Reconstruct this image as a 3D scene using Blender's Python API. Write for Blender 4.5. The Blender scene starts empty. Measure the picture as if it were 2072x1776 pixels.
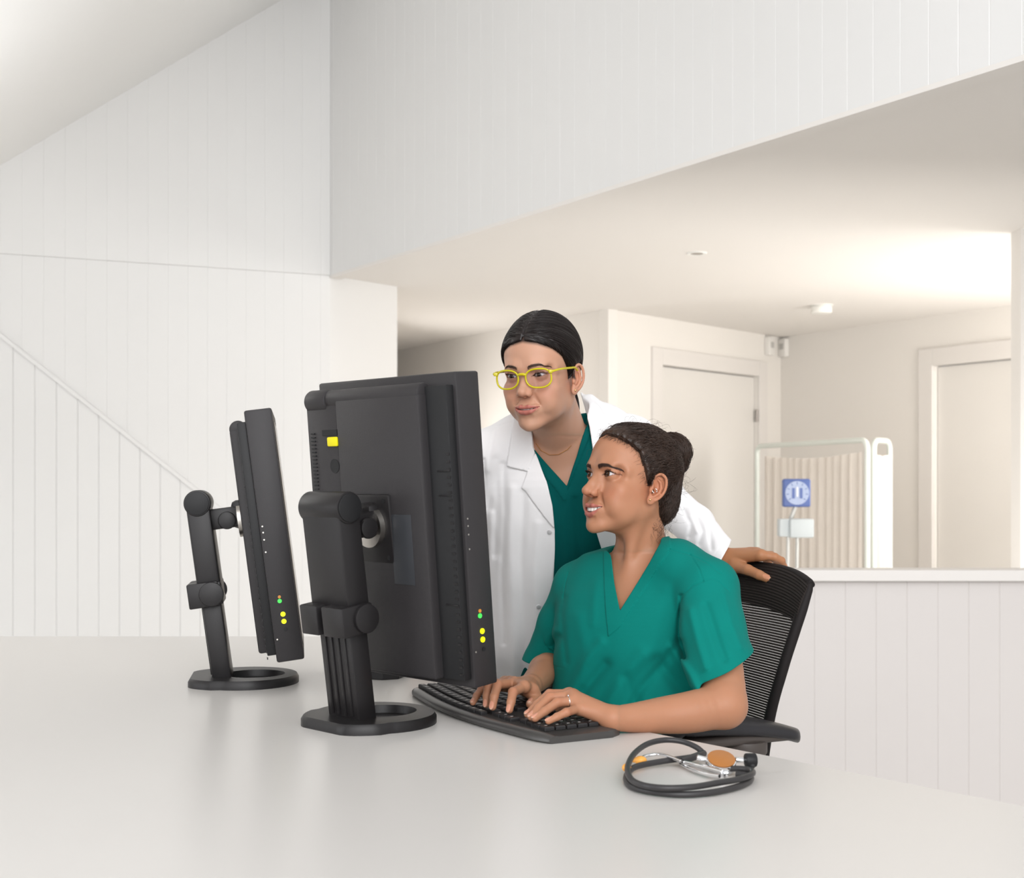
import bpy, bmesh, math, random
import numpy as np
from concurrent.futures import ThreadPoolExecutor
from mathutils import Vector, Matrix
PI = math.pi
C = bpy.context.scene.collection
sc = bpy.context.scene
F = 2600.0; CX = 1036.0; HY = 980.0; DESK = 0.75; CZ = DESK + 0.407

def P(px, py, Z):
    """world point seen at photo pixel (px,py) at depth Z from the camera"""
    return np.array([(px - CX) / F * Z, Z, CZ - (py - HY) / F * Z])

# ------------------------------------------------------------------ materials
MATS = {}
def mat(name, col, rough=0.5, spec=0.5, metal=0.0, noise=0.0, nscale=30, bump=0.0, bscale=200,
        vcol=None, sss=0.0, sssr=(1, .35, .2), trans=0.0, alpha=1.0, ior=1.45, sheen=0.0, coat=0.0, aniso=None):
    m = bpy.data.materials.new(name); m.use_nodes = True
    nt = m.node_tree; b = nt.nodes['Principled BSDF']
    b.inputs['Base Color'].default_value = (*col, 1)
    b.inputs['Roughness'].default_value = rough
    b.inputs['Specular IOR Level'].default_value = spec
    b.inputs['Metallic'].default_value = metal
    b.inputs['IOR'].default_value = ior
    b.inputs['Transmission Weight'].default_value = trans
    b.inputs['Alpha'].default_value = alpha
    b.inputs['Coat Weight'].default_value = coat
    b.inputs['Sheen Weight'].default_value = sheen
    if sss:
        b.inputs['Subsurface Weight'].default_value = sss
        b.inputs['Subsurface Radius'].default_value = sssr
        b.inputs['Subsurface Scale'].default_value = 0.006
    tc = nt.nodes.new('ShaderNodeTexCoord')
    src = None
    if vcol:
        a = nt.nodes.new('ShaderNodeVertexColor'); a.layer_name = vcol
        src = a.outputs['Color']
    n = nt.nodes.new('ShaderNodeTexNoise'); n.inputs['Scale'].default_value = nscale
    n.inputs['Detail'].default_value = 3
    nt.links.new(tc.outputs['Object'], n.inputs['Vector'])
    mx = nt.nodes.new('ShaderNodeMix'); mx.data_type = 'RGBA'; mx.blend_type = 'MULTIPLY'
    mx.inputs[0].default_value = 1.0
    rp = nt.nodes.new('ShaderNodeMapRange')
    rp.inputs['To Min'].default_value = 1 - noise; rp.inputs['To Max'].default_value = 1 + noise * 0.5
    nt.links.new(n.outputs['Fac'], rp.inputs['Value'])
    if src: nt.links.new(src, mx.inputs[6])
    else: mx.inputs[6].default_value = (*col, 1)
    nt.links.new(rp.outputs['Result'], mx.inputs[7])
    nt.links.new(mx.outputs[2], b.inputs['Base Color'])
    if bump:
        n2 = nt.nodes.new('ShaderNodeTexNoise'); n2.inputs['Scale'].default_value = bscale
        n2.inputs['Detail'].default_value = 2
        nt.links.new(tc.outputs['Object'], n2.inputs['Vector'])
        bp = nt.nodes.new('ShaderNodeBump'); bp.inputs['Strength'].default_value = bump
        bp.inputs['Distance'].default_value = 0.001
        nt.links.new(n2.outputs['Fac'], bp.inputs['Height'])
        nt.links.new(bp.outputs['Normal'], b.inputs['Normal'])
    MATS[name] = m
    return m

# ------------------------------------------------------------------ objects
ORG = {}
def link(o, parent=None):
    C.objects.link(o)
    if parent is not None: o.parent = parent
    return o
def tag(o, label=None, cat=None, group=None, kind=None):
    if label: o['label'] = label
    if cat: o['category'] = cat
    if group: o['group'] = group
    if kind: o['kind'] = kind
    return o
def thing(name, label, cat, loc=(0, 0, 0), rotz=0, group=None):
    o = bpy.data.objects.new(name, None); link(o)
    o.location = loc; o.rotation_euler = (0, 0, rotz); o.empty_display_size = .05
    return tag(o, label, cat, group)
def obj(name, verts, faces, m, parent=None, smooth=True, world=False, colors=None, bevel=0, auto=True):
    """one mesh object; world=True: verts are world coords and the parent is an unrotated empty"""
    V = np.asarray(verts, dtype=np.float64)
    if world and parent is not None:
        par = parent; off = np.zeros(3)
        while par is not None:
            off += np.array(par.location); par = par.parent
        V = V - off
    me = bpy.data.meshes.new(name)
    if isinstance(faces, np.ndarray):
        nf, k = faces.shape
        me.vertices.add(len(V)); me.vertices.foreach_set('co', V.astype(np.float32).ravel())
        me.loops.add(nf * k); me.loops.foreach_set('vertex_index', faces.astype(np.int32).ravel())
        me.polygons.add(nf); me.polygons.foreach_set('loop_start', np.arange(0, nf * k, k, dtype=np.int32))
        try: me.polygons.foreach_set('loop_total', np.full(nf, k, dtype=np.int32))
        except Exception: pass
        me.update(calc_edges=True)
    else:
        me.from_pydata([tuple(v) for v in V], [], [tuple(f) for f in faces]); me.update()
    if colors is not None:
        a = me.color_attributes.new('Col', 'FLOAT_COLOR', 'POINT')
        cc = np.ones((len(V), 4), np.float32); cc[:, :3] = colors
        a.data.foreach_set('color', cc.ravel())
    if m is not None: me.materials.append(m)
    me.polygons.foreach_set('use_smooth', [smooth] * len(me.polygons))
    o = bpy.data.objects.new(name, me); link(o, parent)
    if bevel:
        md = o.modifiers.new('b', 'BEVEL'); md.width = bevel; md.segments = 2; md.limit_method = 'ANGLE'
        md.angle_limit = math.radians(40)
    if smooth and auto and not isinstance(faces, np.ndarray):
        try:
            me.set_sharp_from_angle(angle=math.radians(42))
        except Exception: pass
    return o

class MB:
    """collects shapes into one mesh"""
    def __init__(s): s.v = []; s.f = []
    def add(s, v, f):
        n = len(s.v); s.v += [tuple(p) for p in v]; s.f += [tuple(i + n for i in q) for q in f]; return s
    def box(s, c, d, M=None):
        c = np.array(c, float); d = np.array(d, float) / 2
        v = [c + d * np.array(q) for q in ((-1,-1,-1),(1,-1,-1),(1,1,-1),(-1,1,-1),(-1,-1,1),(1,-1,1),(1,1,1),(-1,1,1))]
        if M is not None: v = [np.array(M @ Vector(p)) for p in v]
        return s.add(v, [(0,3,2,1),(4,5,6,7),(0,1,5,4),(1,2,6,5),(2,3,7,6),(3,0,4,7)])
    def rbox(s, c, d, r=0.004, M=None, seg=2):
        bm = bmesh.new(); bmesh.ops.create_cube(bm, size=1)
        for v in bm.verts: v.co = Vector((v.co.x * d[0], v.co.y * d[1], v.co.z * d[2]))
        bmesh.ops.bevel(bm, geom=list(bm.edges), offset=r, segments=seg, affect='EDGES', profile=.5)
        vv = [np.array(v.co) + np.array(c) for v in bm.verts]
        if M is not None: vv = [np.array(M @ Vector(p)) for p in vv]
        bm.verts.index_update()
        ff = [[v.index for v in f.verts] for f in bm.faces]; bm.free()
        return s.add(vv, ff)
    def prism(s, poly, z0, z1, M=None, top_in=0.0):
        n = len(poly); poly = [np.array(p, float) for p in poly]
        v = [(p[0], p[1], z0) for p in poly] + [(p[0], p[1], z1) for p in poly]
        if M is not None: v = [np.array(M @ Vector(p)) for p in v]
        return s.add(v, [tuple(range(n))[::-1], tuple(range(n, 2 * n))] + [(i, (i + 1) % n, n + (i + 1) % n, n + i) for i in range(n)])
    def tube(s, pts, r, k=8, cap=True, closed=False):
        pts = np.array(pts, float); n = len(pts)
        rr = np.full(n, r, float) if np.isscalar(r) else np.array(r, float)
        t = np.gradient(pts, axis=0)
        if closed: t = (np.roll(pts, -1, 0) - np.roll(pts, 1, 0))
        t /= np.linalg.norm(t, axis=1)[:, None] + 1e-12
        up = np.array([0, 0, 1.]) if abs(t[0][2]) < .9 else np.array([1., 0, 0])
        a = np.cross(t[0], up); a /= np.linalg.norm(a); v = []
        for i in range(n):
            a = a - t[i] * a.dot(t[i]); a /= np.linalg.norm(a); b = np.cross(t[i], a)
            for j in range(k):
                w = 2 * PI * j / k
                v.append(pts[i] + rr[i] * (math.cos(w) * a + math.sin(w) * b))
        f = []
        for i in range(n if closed else n - 1):
            for j in range(k):
                i2 = (i + 1) % n
                f.append((i * k + j, i * k + (j + 1) % k, i2 * k + (j + 1) % k, i2 * k + j))
        if cap and not closed:
            f.append(tuple(range(k))[::-1]); f.append(tuple((n - 1) * k + j for j in range(k)))
        return s.add(v, f)
    def cyl(s, c0, c1, r, k=32, r1=None, bev=0.0):
        c0 = np.array(c0, float); c1 = np.array(c1, float); r1 = r if r1 is None else r1
        if bev:
            d = (c1 - c0) / np.linalg.norm(c1 - c0) * bev
            return s.tube([c0, c0 + d * .3, c0 + d, c1 - d, c1 - d * .3, c1], [r - bev, r - bev * .3, r, r1, r1 - bev * .3, r1 - bev], k)
        return s.tube([c0, c1], [r, r1], k)
    def sph(s, c, r, k=16, sc_=(1, 1, 1)):
        c = np.array(c, float); v = [c + np.array([0, 0, r * sc_[2]])]; f = []; h = k // 2
        for i in range(1, h):
            a = PI * i / h
            for j in range(k):
                w = 2 * PI * j / k
                v.append(c + r * np.array([math.sin(a) * math.cos(w) * sc_[0], math.sin(a) * math.sin(w) * sc_[1], math.cos(a) * sc_[2]]))
        v.append(c - np.array([0, 0, r * sc_[2]])); L = len(v) - 1
        for j in range(k):
            f.append((0, 1 + j, 1 + (j + 1) % k)); f.append((L, L - k + (j + 1) % k, L - k + j))
        for i in range(h - 2):
            for j in range(k):
                a = 1 + i * k + j; b = 1 + i * k + (j + 1) % k
                f.append((a, a + k, b + k, b))
        return s.add(v, f)
    def obj(s, name, m, parent=None, **kw):
        return obj(name, s.v, s.f, m, parent, **kw)

def spline(pts, n=12, closed=False):
    """Catmull-Rom through pts"""
    p = np.array(pts, float); N = len(p); out = []
    rng = range(N) if closed else range(N - 1)
    for i in rng:
        if closed: a, b, c, d = p[(i - 1) % N], p[i], p[(i + 1) % N], p[(i + 2) % N]
        else: a, b, c, d = p[max(i - 1, 0)], p[i], p[i + 1], p[min(i + 2, N - 1)]
        for k in range(n):
            t = k / n
            out.append(.5 * ((2 * b) + (-a + c) * t + (2 * a - 5 * b + 4 * c - d) * t * t + (-a + 3 * b - 3 * c + d) * t ** 3))
    if not closed: out.append(p[-1])
    return np.array(out)
# ------------------------------------------------------------------ room
m_wall = mat('white_board_paint', (.795, .79, .78), .55, .35, noise=.02, nscale=1.2, bump=.05, bscale=60)
m_wall2 = mat('warm_white_plaster', (.82, .79, .75), .7, .3, noise=.02, nscale=1.5)
m_ceil = mat('ceiling_paint', (.82, .79, .755), .8, .2, noise=.02, nscale=1)
m_trim = mat('white_gloss_trim', (.755, .725, .695), .4, .4, noise=.02, nscale=3)
m_door = mat('white_door_paint', (.76, .735, .70), .45, .4, noise=.015, nscale=3)
m_floor = mat('pale_vinyl_floor', (.74, .72, .69), .4, .4, noise=.03, nscale=8)
m_desk = mat('white_laminate', (.67, .645, .615), .28, .45, noise=.02, nscale=2)
HC = CZ + 1.24      # underside of the bulkhead / low ceiling

def boards(name, a, b, z0, z1, pitch=.11, gw=.0026, gd=.0018, side=1, m=None, z1b=None, thick=.03, first=.0):
    """vertical boarding with V grooves between plan points a and b; z1/z1b: top heights at a and b"""
    a = np.array(a, float); b = np.array(b, float); L = np.linalg.norm(b - a); d = (b - a) / L
    nrm = np.array([-d[1], d[0]]) * side
    z1b = z1 if z1b is None else z1b
    prof = [(0, 0)]; x = first or pitch
    while x < L - .02:
        prof += [(x - gw, 0), (x, -gd), (x + gw, 0)]; x += pitch
    prof.append((L, 0))
    v = []; f = []
    for (u, w) in prof:
        q = a + d * u + nrm * w; zt = z1 + (z1b - z1) * u / L
        v += [(q[0], q[1], z0), (q[0], q[1], zt)]
    n = len(prof)
    for i in range(n - 1): f.append((2 * i, 2 * i + 2, 2 * i + 3, 2 * i + 1))
    k = len(v)
    for u in (0, L):
        q = a + d * u - nrm * thick; zt = z1 + (z1b - z1) * u / L
        v += [(q[0], q[1], z0), (q[0], q[1], zt)]
    f += [(k, k + 1, k + 3, k + 2), (0, 1, k + 1, k), (2 * n - 2, k + 2, k + 3, 2 * n - 1)]
    f.append(tuple([2 * i + 1 for i in range(n)] + [k + 3, k + 1])); f.append(tuple([2 * i for i in range(n)] + [k + 2, k]))
    o = obj(name, v, f, m or m_wall, smooth=False); o['kind'] = 'structure'; return o
def slabwall(name, a, b, z0, z1, m, thick=.08, side=1, holes=()):
    """plain wall with rectangular openings: holes = (u0,u1,z0,z1) in metres along the wall"""
    a = np.array(a, float); b = np.array(b, float); L = np.linalg.norm(b - a); d = (b - a) / L
    nrm = np.array([-d[1], d[0]]) * side; mb = MB()
    def blk(u0, u1, za, zb):
        if u1 - u0 < 1e-4 or zb - za < 1e-4: return
        q = [a + d * u0, a + d * u1, a + d * u1 - nrm * thick, a + d * u0 - nrm * thick]
        mb.prism(q, za, zb)
    u = 0
    for (u0, u1, ha, hb) in sorted(holes):
        blk(u, u0, z0, z1); blk(u0, u1, z0, ha); blk(u0, u1, hb, z1); u = u1
    blk(u, L, z0, z1)
    o = mb.obj(name, m, smooth=False); o['kind'] = 'structure'; return o

A = np.array([-2.75, 6.90]); B = np.array([-1.08, 7.62]); dAB = (B - A) / np.linalg.norm(B - A)
nAB = np.array([dAB[1], -dAB[0]])
A2 = A - dAB * 2.2
# left wall: lower boarding, then the upper boarding standing 12 mm proud
boards('wall_left', A2, B + dAB * .0, 0, HC - .001, side=-1)
zr = lambda p: CZ + 1.71 + (np.dot(p - A, dAB)) * (3.987 - CZ - 1.71) / np.dot(np.array([-1.344, 7.506]) - A, dAB)
boards('wall_left_upper', A2 + nAB * .009, B + nAB * .009, HC + .0, zr(A2), z1b=zr(B) + .0, side=-1, thick=.045)
# shallow panelled stair side: below the diagonal seam
def on_left(px, py, off=.0):
    """point of the left wall seen at px,py"""
    k = (px - CX) / F
    t = (k * A[1] - A[0]) / (dAB[0] - k * dAB[1])
    q = A + dAB * t; z = CZ - (py - HY) / F * q[1]
    return np.array([q[0] + nAB[0] * off, q[1] + nAB[1] * off, z])
pa, pb = on_left(-250, 478), on_left(560, 1119)
mb = MB()
def stair_panel():
    L = np.dot(pb[:2] - pa[:2], dAB); x = 0; prof = [(0, .022)]
    pitch = .11; x = pitch
    while x < L - .02: prof += [(x - .004, .022), (x, .017), (x + .004, .022)]; x += pitch
    prof.append((L, .022)); v = []; f = []
    for (u, w) in prof:
        q = pa[:2] + dAB * u + nAB * w; zt = pa[2] + (pb[2] - pa[2]) * u / L
        v += [(q[0], q[1], 0), (q[0], q[1], zt)]
    n = len(prof)
    for i in range(n - 1): f.append((2 * i, 2 * i + 2, 2 * i + 3, 2 * i + 1))
    k = len(v)
    for u in (0, L):
        q = pa[:2] + dAB * u + nAB * .001; zt = pa[2] + (pb[2] - pa[2]) * u / L
        v += [(q[0], q[1], 0), (q[0], q[1], zt)]
    f += [tuple([2 * i + 1 for i in range(n)] + [k + 3, k + 1]), (2 * n - 2, k + 2, k + 3, 2 * n - 1), (0, 1, k + 1, k)]
    o = obj('trim_1', v, f, m_wall, smooth=False); o['kind'] = 'structure'
    o['label'] = 'boarded stair side rising diagonally along the left wall'
stair_panel()
def seam_trim():
    a, b = pa.copy(), pb.copy(); n3 = np.array([nAB[0], nAB[1], 0]); v = []
    up = np.array([0, 0, 1.])
    for p in (a, b):
        for (h, w) in ((-.022, .0225), (-.022, .032), (.004, .032), (.010, .001)): v.append(p + up * h + n3 * w)
    f = [(0, 4, 5, 1), (1, 5, 6, 2), (2, 6, 7, 3), (3, 7, 4, 0), (0, 1, 2, 3), (7, 6, 5, 4)]
    o = obj('trim_4', v, f, m_wall, smooth=False); o['kind'] = 'structure'; o['label'] = 'slim diagonal capping strip on the stair side'
seam_trim()
# sloped ceiling over the left wall
q0, q1 = A2 - dAB * .0, B
v = []
for h in (0, .06):
    for q, off in ((q0, .005), (q1, .005), (q1, 5.6), (q0, 5.6)):
        p = q + nAB * off
        v.append((p[0], p[1], zr(q) + h))
o = obj('ceiling', v, [(0, 1, 2, 3), (7, 6, 5, 4), (0, 4, 5, 1), (1, 5, 6, 2), (2, 6, 7, 3), (3, 7, 4, 0)], mat('sloped_ceiling_paint', (.86, .855, .84), .7, .2, noise=.01), smooth=False)
o['kind'] = 'structure'
# bulkhead
Bd = np.array([1.48 + 1.08, 3.70 - 7.62]); Bd /= np.linalg.norm(Bd)
E = B + Bd * 7.4
boards('wall_right_upper', B, E, HC, 4.9, side=-1, thick=.1, first=.05)
mb = MB(); nb = np.array([Bd[1], -Bd[0]])
q = [B + nb * .002 * 0 - nb * 0, E, E - nb * .045, B - nb * .045]
mb.prism([B + nb * .001, E + nb * .001, E - nb * .07, B - nb * .07], HC - .018, HC - .0005)
o = mb.obj('trim_2', m_ceil, smooth=False); o['kind'] = 'structure'
q0_, q1_ = B - nb * .05, E - nb * .05
v = [(q0_[0], q0_[1]), (q1_[0], q1_[1]), (9, E[1]), (9, 13.5), (-3, 13.5), (-3, 8.2), (-1.2, 7.75)]
mb = MB(); mb.prism(v, HC, HC + .08)
o = mb.obj('ceiling_low', m_ceil, smooth=False); o['kind'] = 'structure'
# return of the left wall and the alcove
W8 = np.array([-.72, 8.06])
slabwall('wall_left_return', B + np.array([.0, .0]), W8, 0, HC, m_wall, side=-1)
slabwall('wall_left_inner', W8 + np.array([-.09, .02]), (-1.45, 12.4), 0, HC, m_wall2, side=-1, thick=.05)
C1 = np.array([.68, 9.08]); C2 = np.array([2.27, 10.85]); C0 = np.array([-1.35, 12.36])
slabwall('wall_back_left', C0, C1 + (C0 - C1) * .0, 0, HC, m_wall2, side=-1)
L12 = np.linalg.norm(C2 - C1); d12 = (C2 - C1) / L12; n12 = np.array([d12[1], -d12[0]])
slabwall('wall_back', C1, C2, 0, HC, m_wall2, side=-1, holes=[(.268 * L12, .843 * L12, 0, 2.046)])
C3 = np.array([4.4, 7.35]); d23 = (C3 - C2); L23 = np.linalg.norm(d23); d23 /= L23; n23 = np.array([d23[1], -d23[0]])
sL = np.linalg.norm(np.array([1.21, -1.99]))
slabwall('wall_back_right', C2, C3, 0, HC, m_wall2, side=-1, holes=[(.694 * sL, .694 * sL + .86, 0, 2.03)])
def door(idx, a, d, n, u0, u1, zt, cas, label, hinge=None):
    t = thing('door_%d' % idx, label, 'door', (0, 0, 0)); t['kind'] = 'structure'
    a = np.array(a); w = u1 - u0
    mb = MB(); q0 = a + d * (u0 + .006) - n * .03; q1 = a + d * (u1 - .006) - n * .03
    mb.prism([q0, q1, q1 - n * .04, q0 - n * .04], .008, zt - .008)
    mb.obj('door_leaf', m_door, t, smooth=False, bevel=.003)
    mb = MB()
    for (s0, s1, za, zb) in ((u0 - cas, u0 + .0, 0, zt + cas), (u1 - .0, u1 + cas, 0, zt + cas), (u0 - .0, u1 + .0, zt, zt + cas)):
        p0, p1 = a + d * s0 + n * .022, a + d * s1 + n * .022
        mb.prism([p0, p1, p1 - n * .03, p0 - n * .03], za, zb)
    mb.obj('casing', m_trim, t, smooth=False, bevel=.004)
    if hinge:
        mb = MB(); q = a + d * (u1 - .012) + n * .0
        mb.cyl((q[0], q[1], hinge - .05), (q[0], q[1], hinge + .05), .012, 10)
        mb.obj('hinge', mat('hinge_steel', (.35, .32, .3), .4, metal=.8), t)
    return t
door(1, C1, d12, n12, .268 * L12, .843 * L12, 2.046, .125, 'closed white door with a wide flat casing behind the standing person', hinge=1.157 + 140 / 2600 * 10.5)
door(2, C2, d23, n23, .694 * sL, .694 * sL + .86, 2.03, .13, 'white door with a wide casing at the right end of the back wall')
# post wall at the right frame edge, with the window light behind it
slabwall('wall_right', (2.462, 6.22), (9.5, 6.22), 0, HC, m_wall2, side=-1, thick=.12)
# half-height partition
ZP = 4.6
mb = MB(); x0 = .45
boards('wall_partition', (x0, ZP), (4.6, ZP), 0, P(0, 1176, ZP)[2], side=-1, pitch=.1105, first=(1648 - CX) / F * ZP - x0, thick=.08, m=mat('warm_board_paint', (.66, .625, .605), .55, .35, noise=.02, nscale=1.2))
mb = MB(); zt, zb = P(0, 1152, ZP)[2], P(0, 1176, ZP)[2]
mb.box(((x0 + 4.6) / 2, ZP + .035, (zt + zb) / 2 + .001), (4.6 - x0 + .02, .13, zt - zb - .002))
o = mb.obj('trim_3', m_trim, smooth=False, bevel=.004); o['kind'] = 'structure'; o['label'] = 'flat cap rail along the top of the boarded half wall'
# floor
mb = MB(); mb.box((2, 5, -.03), (16, 18, .06)); o = mb.obj('floor', m_floor, smooth=False); o['kind'] = 'structure'
# ceiling fittings
t = thing('smoke_detector', 'small round white detector under the low ceiling, above the wall corner', 'detector', tuple(P(1662, 634, 7.9)))
zc = HC - .0; t.location = (P(1662, 620, 0)[0] if 0 else (1662 - CX) / F * 8.9, 8.9, HC)
mb = MB(); mb.cyl((0, 0, -.055), (0, 0, -.006), .072, 32, bev=.008); mb.obj('cover', mat('detector_plastic', (.85, .84, .8), .5), t)
mb = MB(); mb.cyl((0, 0, -.006), (0, 0, 0), .08, 32); mb.obj('base', MATS['detector_plastic'], t)
t = thing('ceiling_spotlight', 'small recessed spotlight in the low ceiling, above the seated person', 'light', ((1410 - CX) / F * 6.88, 6.88, HC))
mb = MB()
ring = [(.035, -.006), (.05, -.008), (.055, -.002), (.055, 0), (.035, 0), (.035, -.006)]
k = 28; v = []; f = []
for (r, z) in ring:
    for j in range(k): v.append((r * math.cos(2 * PI * j / k), r * math.sin(2 * PI * j / k), z))
for i in range(len(ring) - 1):
    for j in range(k): f.append((i * k + j, i * k + (j + 1) % k, (i + 1) * k + (j + 1) % k, (i + 1) * k + j))
obj('bezel', v, f, MATS['detector_plastic'], t)
mb = MB(); mb.cyl((0, 0, -.004), (0, 0, -.0005), .035, 24); mb.obj('lamp', mat('spot_lamp_grey', (.3, .26, .22), .3, metal=.6), t)
# two small sensor boxes at the corner
for (px, py, Zs, nn, nm, lb) in ((1552, 701, 10.4, n12, 'alarm_sensor', 'small white alarm box on the door wall beside the corner, left of two'),
                         (1579, 704, 10.6, n23, 'alarm_sensor', 'small white alarm box mounted in the wall corner, right of two')):
    aa, dd = (C1, d12) if nn is n12 else (C2, d23)
    kx = (px - CX) / F; tt = (kx * aa[1] - aa[0]) / (dd[0] - kx * dd[1])
    if nn is n23: tt = .06
    q = aa + dd * tt; z = CZ - (py - HY) / F * q[1]
    t = thing(nm, lb, 'sensor', (q[0] + nn[0] * .001, q[1] + nn[1] * .001, z), math.atan2(dd[1], dd[0]), group='alarm boxes in the corner')
    mb = MB(); mb.rbox((0, -.025, 0), (.085, .05, .15), .006); mb.obj('housing', mat('sensor_shell', (.8, .78, .75), .5), t)
    mb = MB(); mb.rbox((0, -.0505, .01), (.05, .004, .05), .0015); mb.obj('lens', mat('sensor_grey', (.5, .49, .47), .4), t)
# ------------------------------------------------------------------ reception desk
t = thing('reception_desk', 'large white laminate desk carrying the monitors, keyboard and stethoscope', 'desk', (-1.2, 1.8, 0))
P1 = np.array([.208, 2.133])
e1 = np.array([-.41, .91]); e1 /= np.linalg.norm(e1)
e2 = np.array([.441, -.505]); e2 /= np.linalg.norm(e2)
# outline with a soft bend at P1
corner = []
for k in range(9):
    s = k / 8
    corner.append((1 - s) ** 2 * (P1 + e2 * .03) + 2 * s * (1 - s) * P1 + s * s * (P1 + e1 * .03))
FAR = 3.447
pe = P1 + e1 * ((FAR - P1[1]) / e1[1])
nr = P1 + e2 * 1.75
top = [(-2.7, .95), (nr[0], nr[1]) if nr[1] > .95 else tuple(P1 + e2 * ((.95 - P1[1]) / e2[1]))] + [tuple(c) for c in corner] + [tuple(pe), (-2.7, FAR)]
off = np.array([-1.2, 1.8, 0])
mb = MB(); mb.prism(top, DESK - .035, DESK); mb.obj('tabletop', m_desk, t, smooth=False, bevel=.002, world=True)
mb = MB(); mb.prism([(-2.65, 1.0), (-.95, 1.0), (-.95, 3.35), (-2.65, 3.35)], .0, DESK - .035); mb.obj('cabinet', m_desk, t, smooth=False, world=True)
mb = MB(); mb.prism([(.98, 1.0), (1.05, 1.0), (1.05, 1.1), (.98, 1.1)], .0, DESK - .035); mb.obj('leg', m_desk, t, smooth=False, world=True)
mb = MB(); mb.prism([(-.9, 1.0), (.7, 1.0), (.7, 1.05), (-.9, 1.05)], .35, DESK - .035); mb.obj('modesty_panel', m_desk, t, smooth=False, world=True)

# ------------------------------------------------------------------ monitors
m_mon = mat('black_monitor_plastic', (.030, .0275, .029), .45, .4, noise=.05, bump=.25, bscale=900)
m_std = mat('black_stand_plastic', (.015, .0135, .0142), .38, .42, noise=.05, bump=.15, bscale=900)
m_blk = mat('deep_black_plastic', (.012, .012, .013), .5, .4)
m_lbl = mat('dark_grey_label', (.035, .037, .042), .5, .4)
m_metal = mat('brushed_steel', (.55, .52, .48), .32, metal=1)
m_scr = mat('dark_screen_glass', (.01, .01, .012), .12, .5)
def emis(name, c, s):
    m = bpy.data.materials.new(name); m.use_nodes = True; b = m.node_tree.nodes['Principled BSDF']
    b.inputs['Base Color'].default_value = (*c, 1); b.inputs['Emission Color'].default_value = (*c, 1); b.inputs['Emission Strength'].default_value = s
    b.inputs['Roughness'].default_value = .4; return m
m_ledg = emis('green_led', (.05, .6, .08), .6); m_ledy = emis('yellow_led', (.85, .85, .0), .75)
m_ledo = emis('orange_led', (.5, .2, .03), .3)
m_yel = mat('yellow_button_plastic', (.80, .70, .005), .4, .4)
TILT = math.radians(7.4)
Mp = Matrix.Translation((0, .061, .313)) @ Matrix.Rotation(TILT, 4, 'X')    # panel frame: y toward the user
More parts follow.
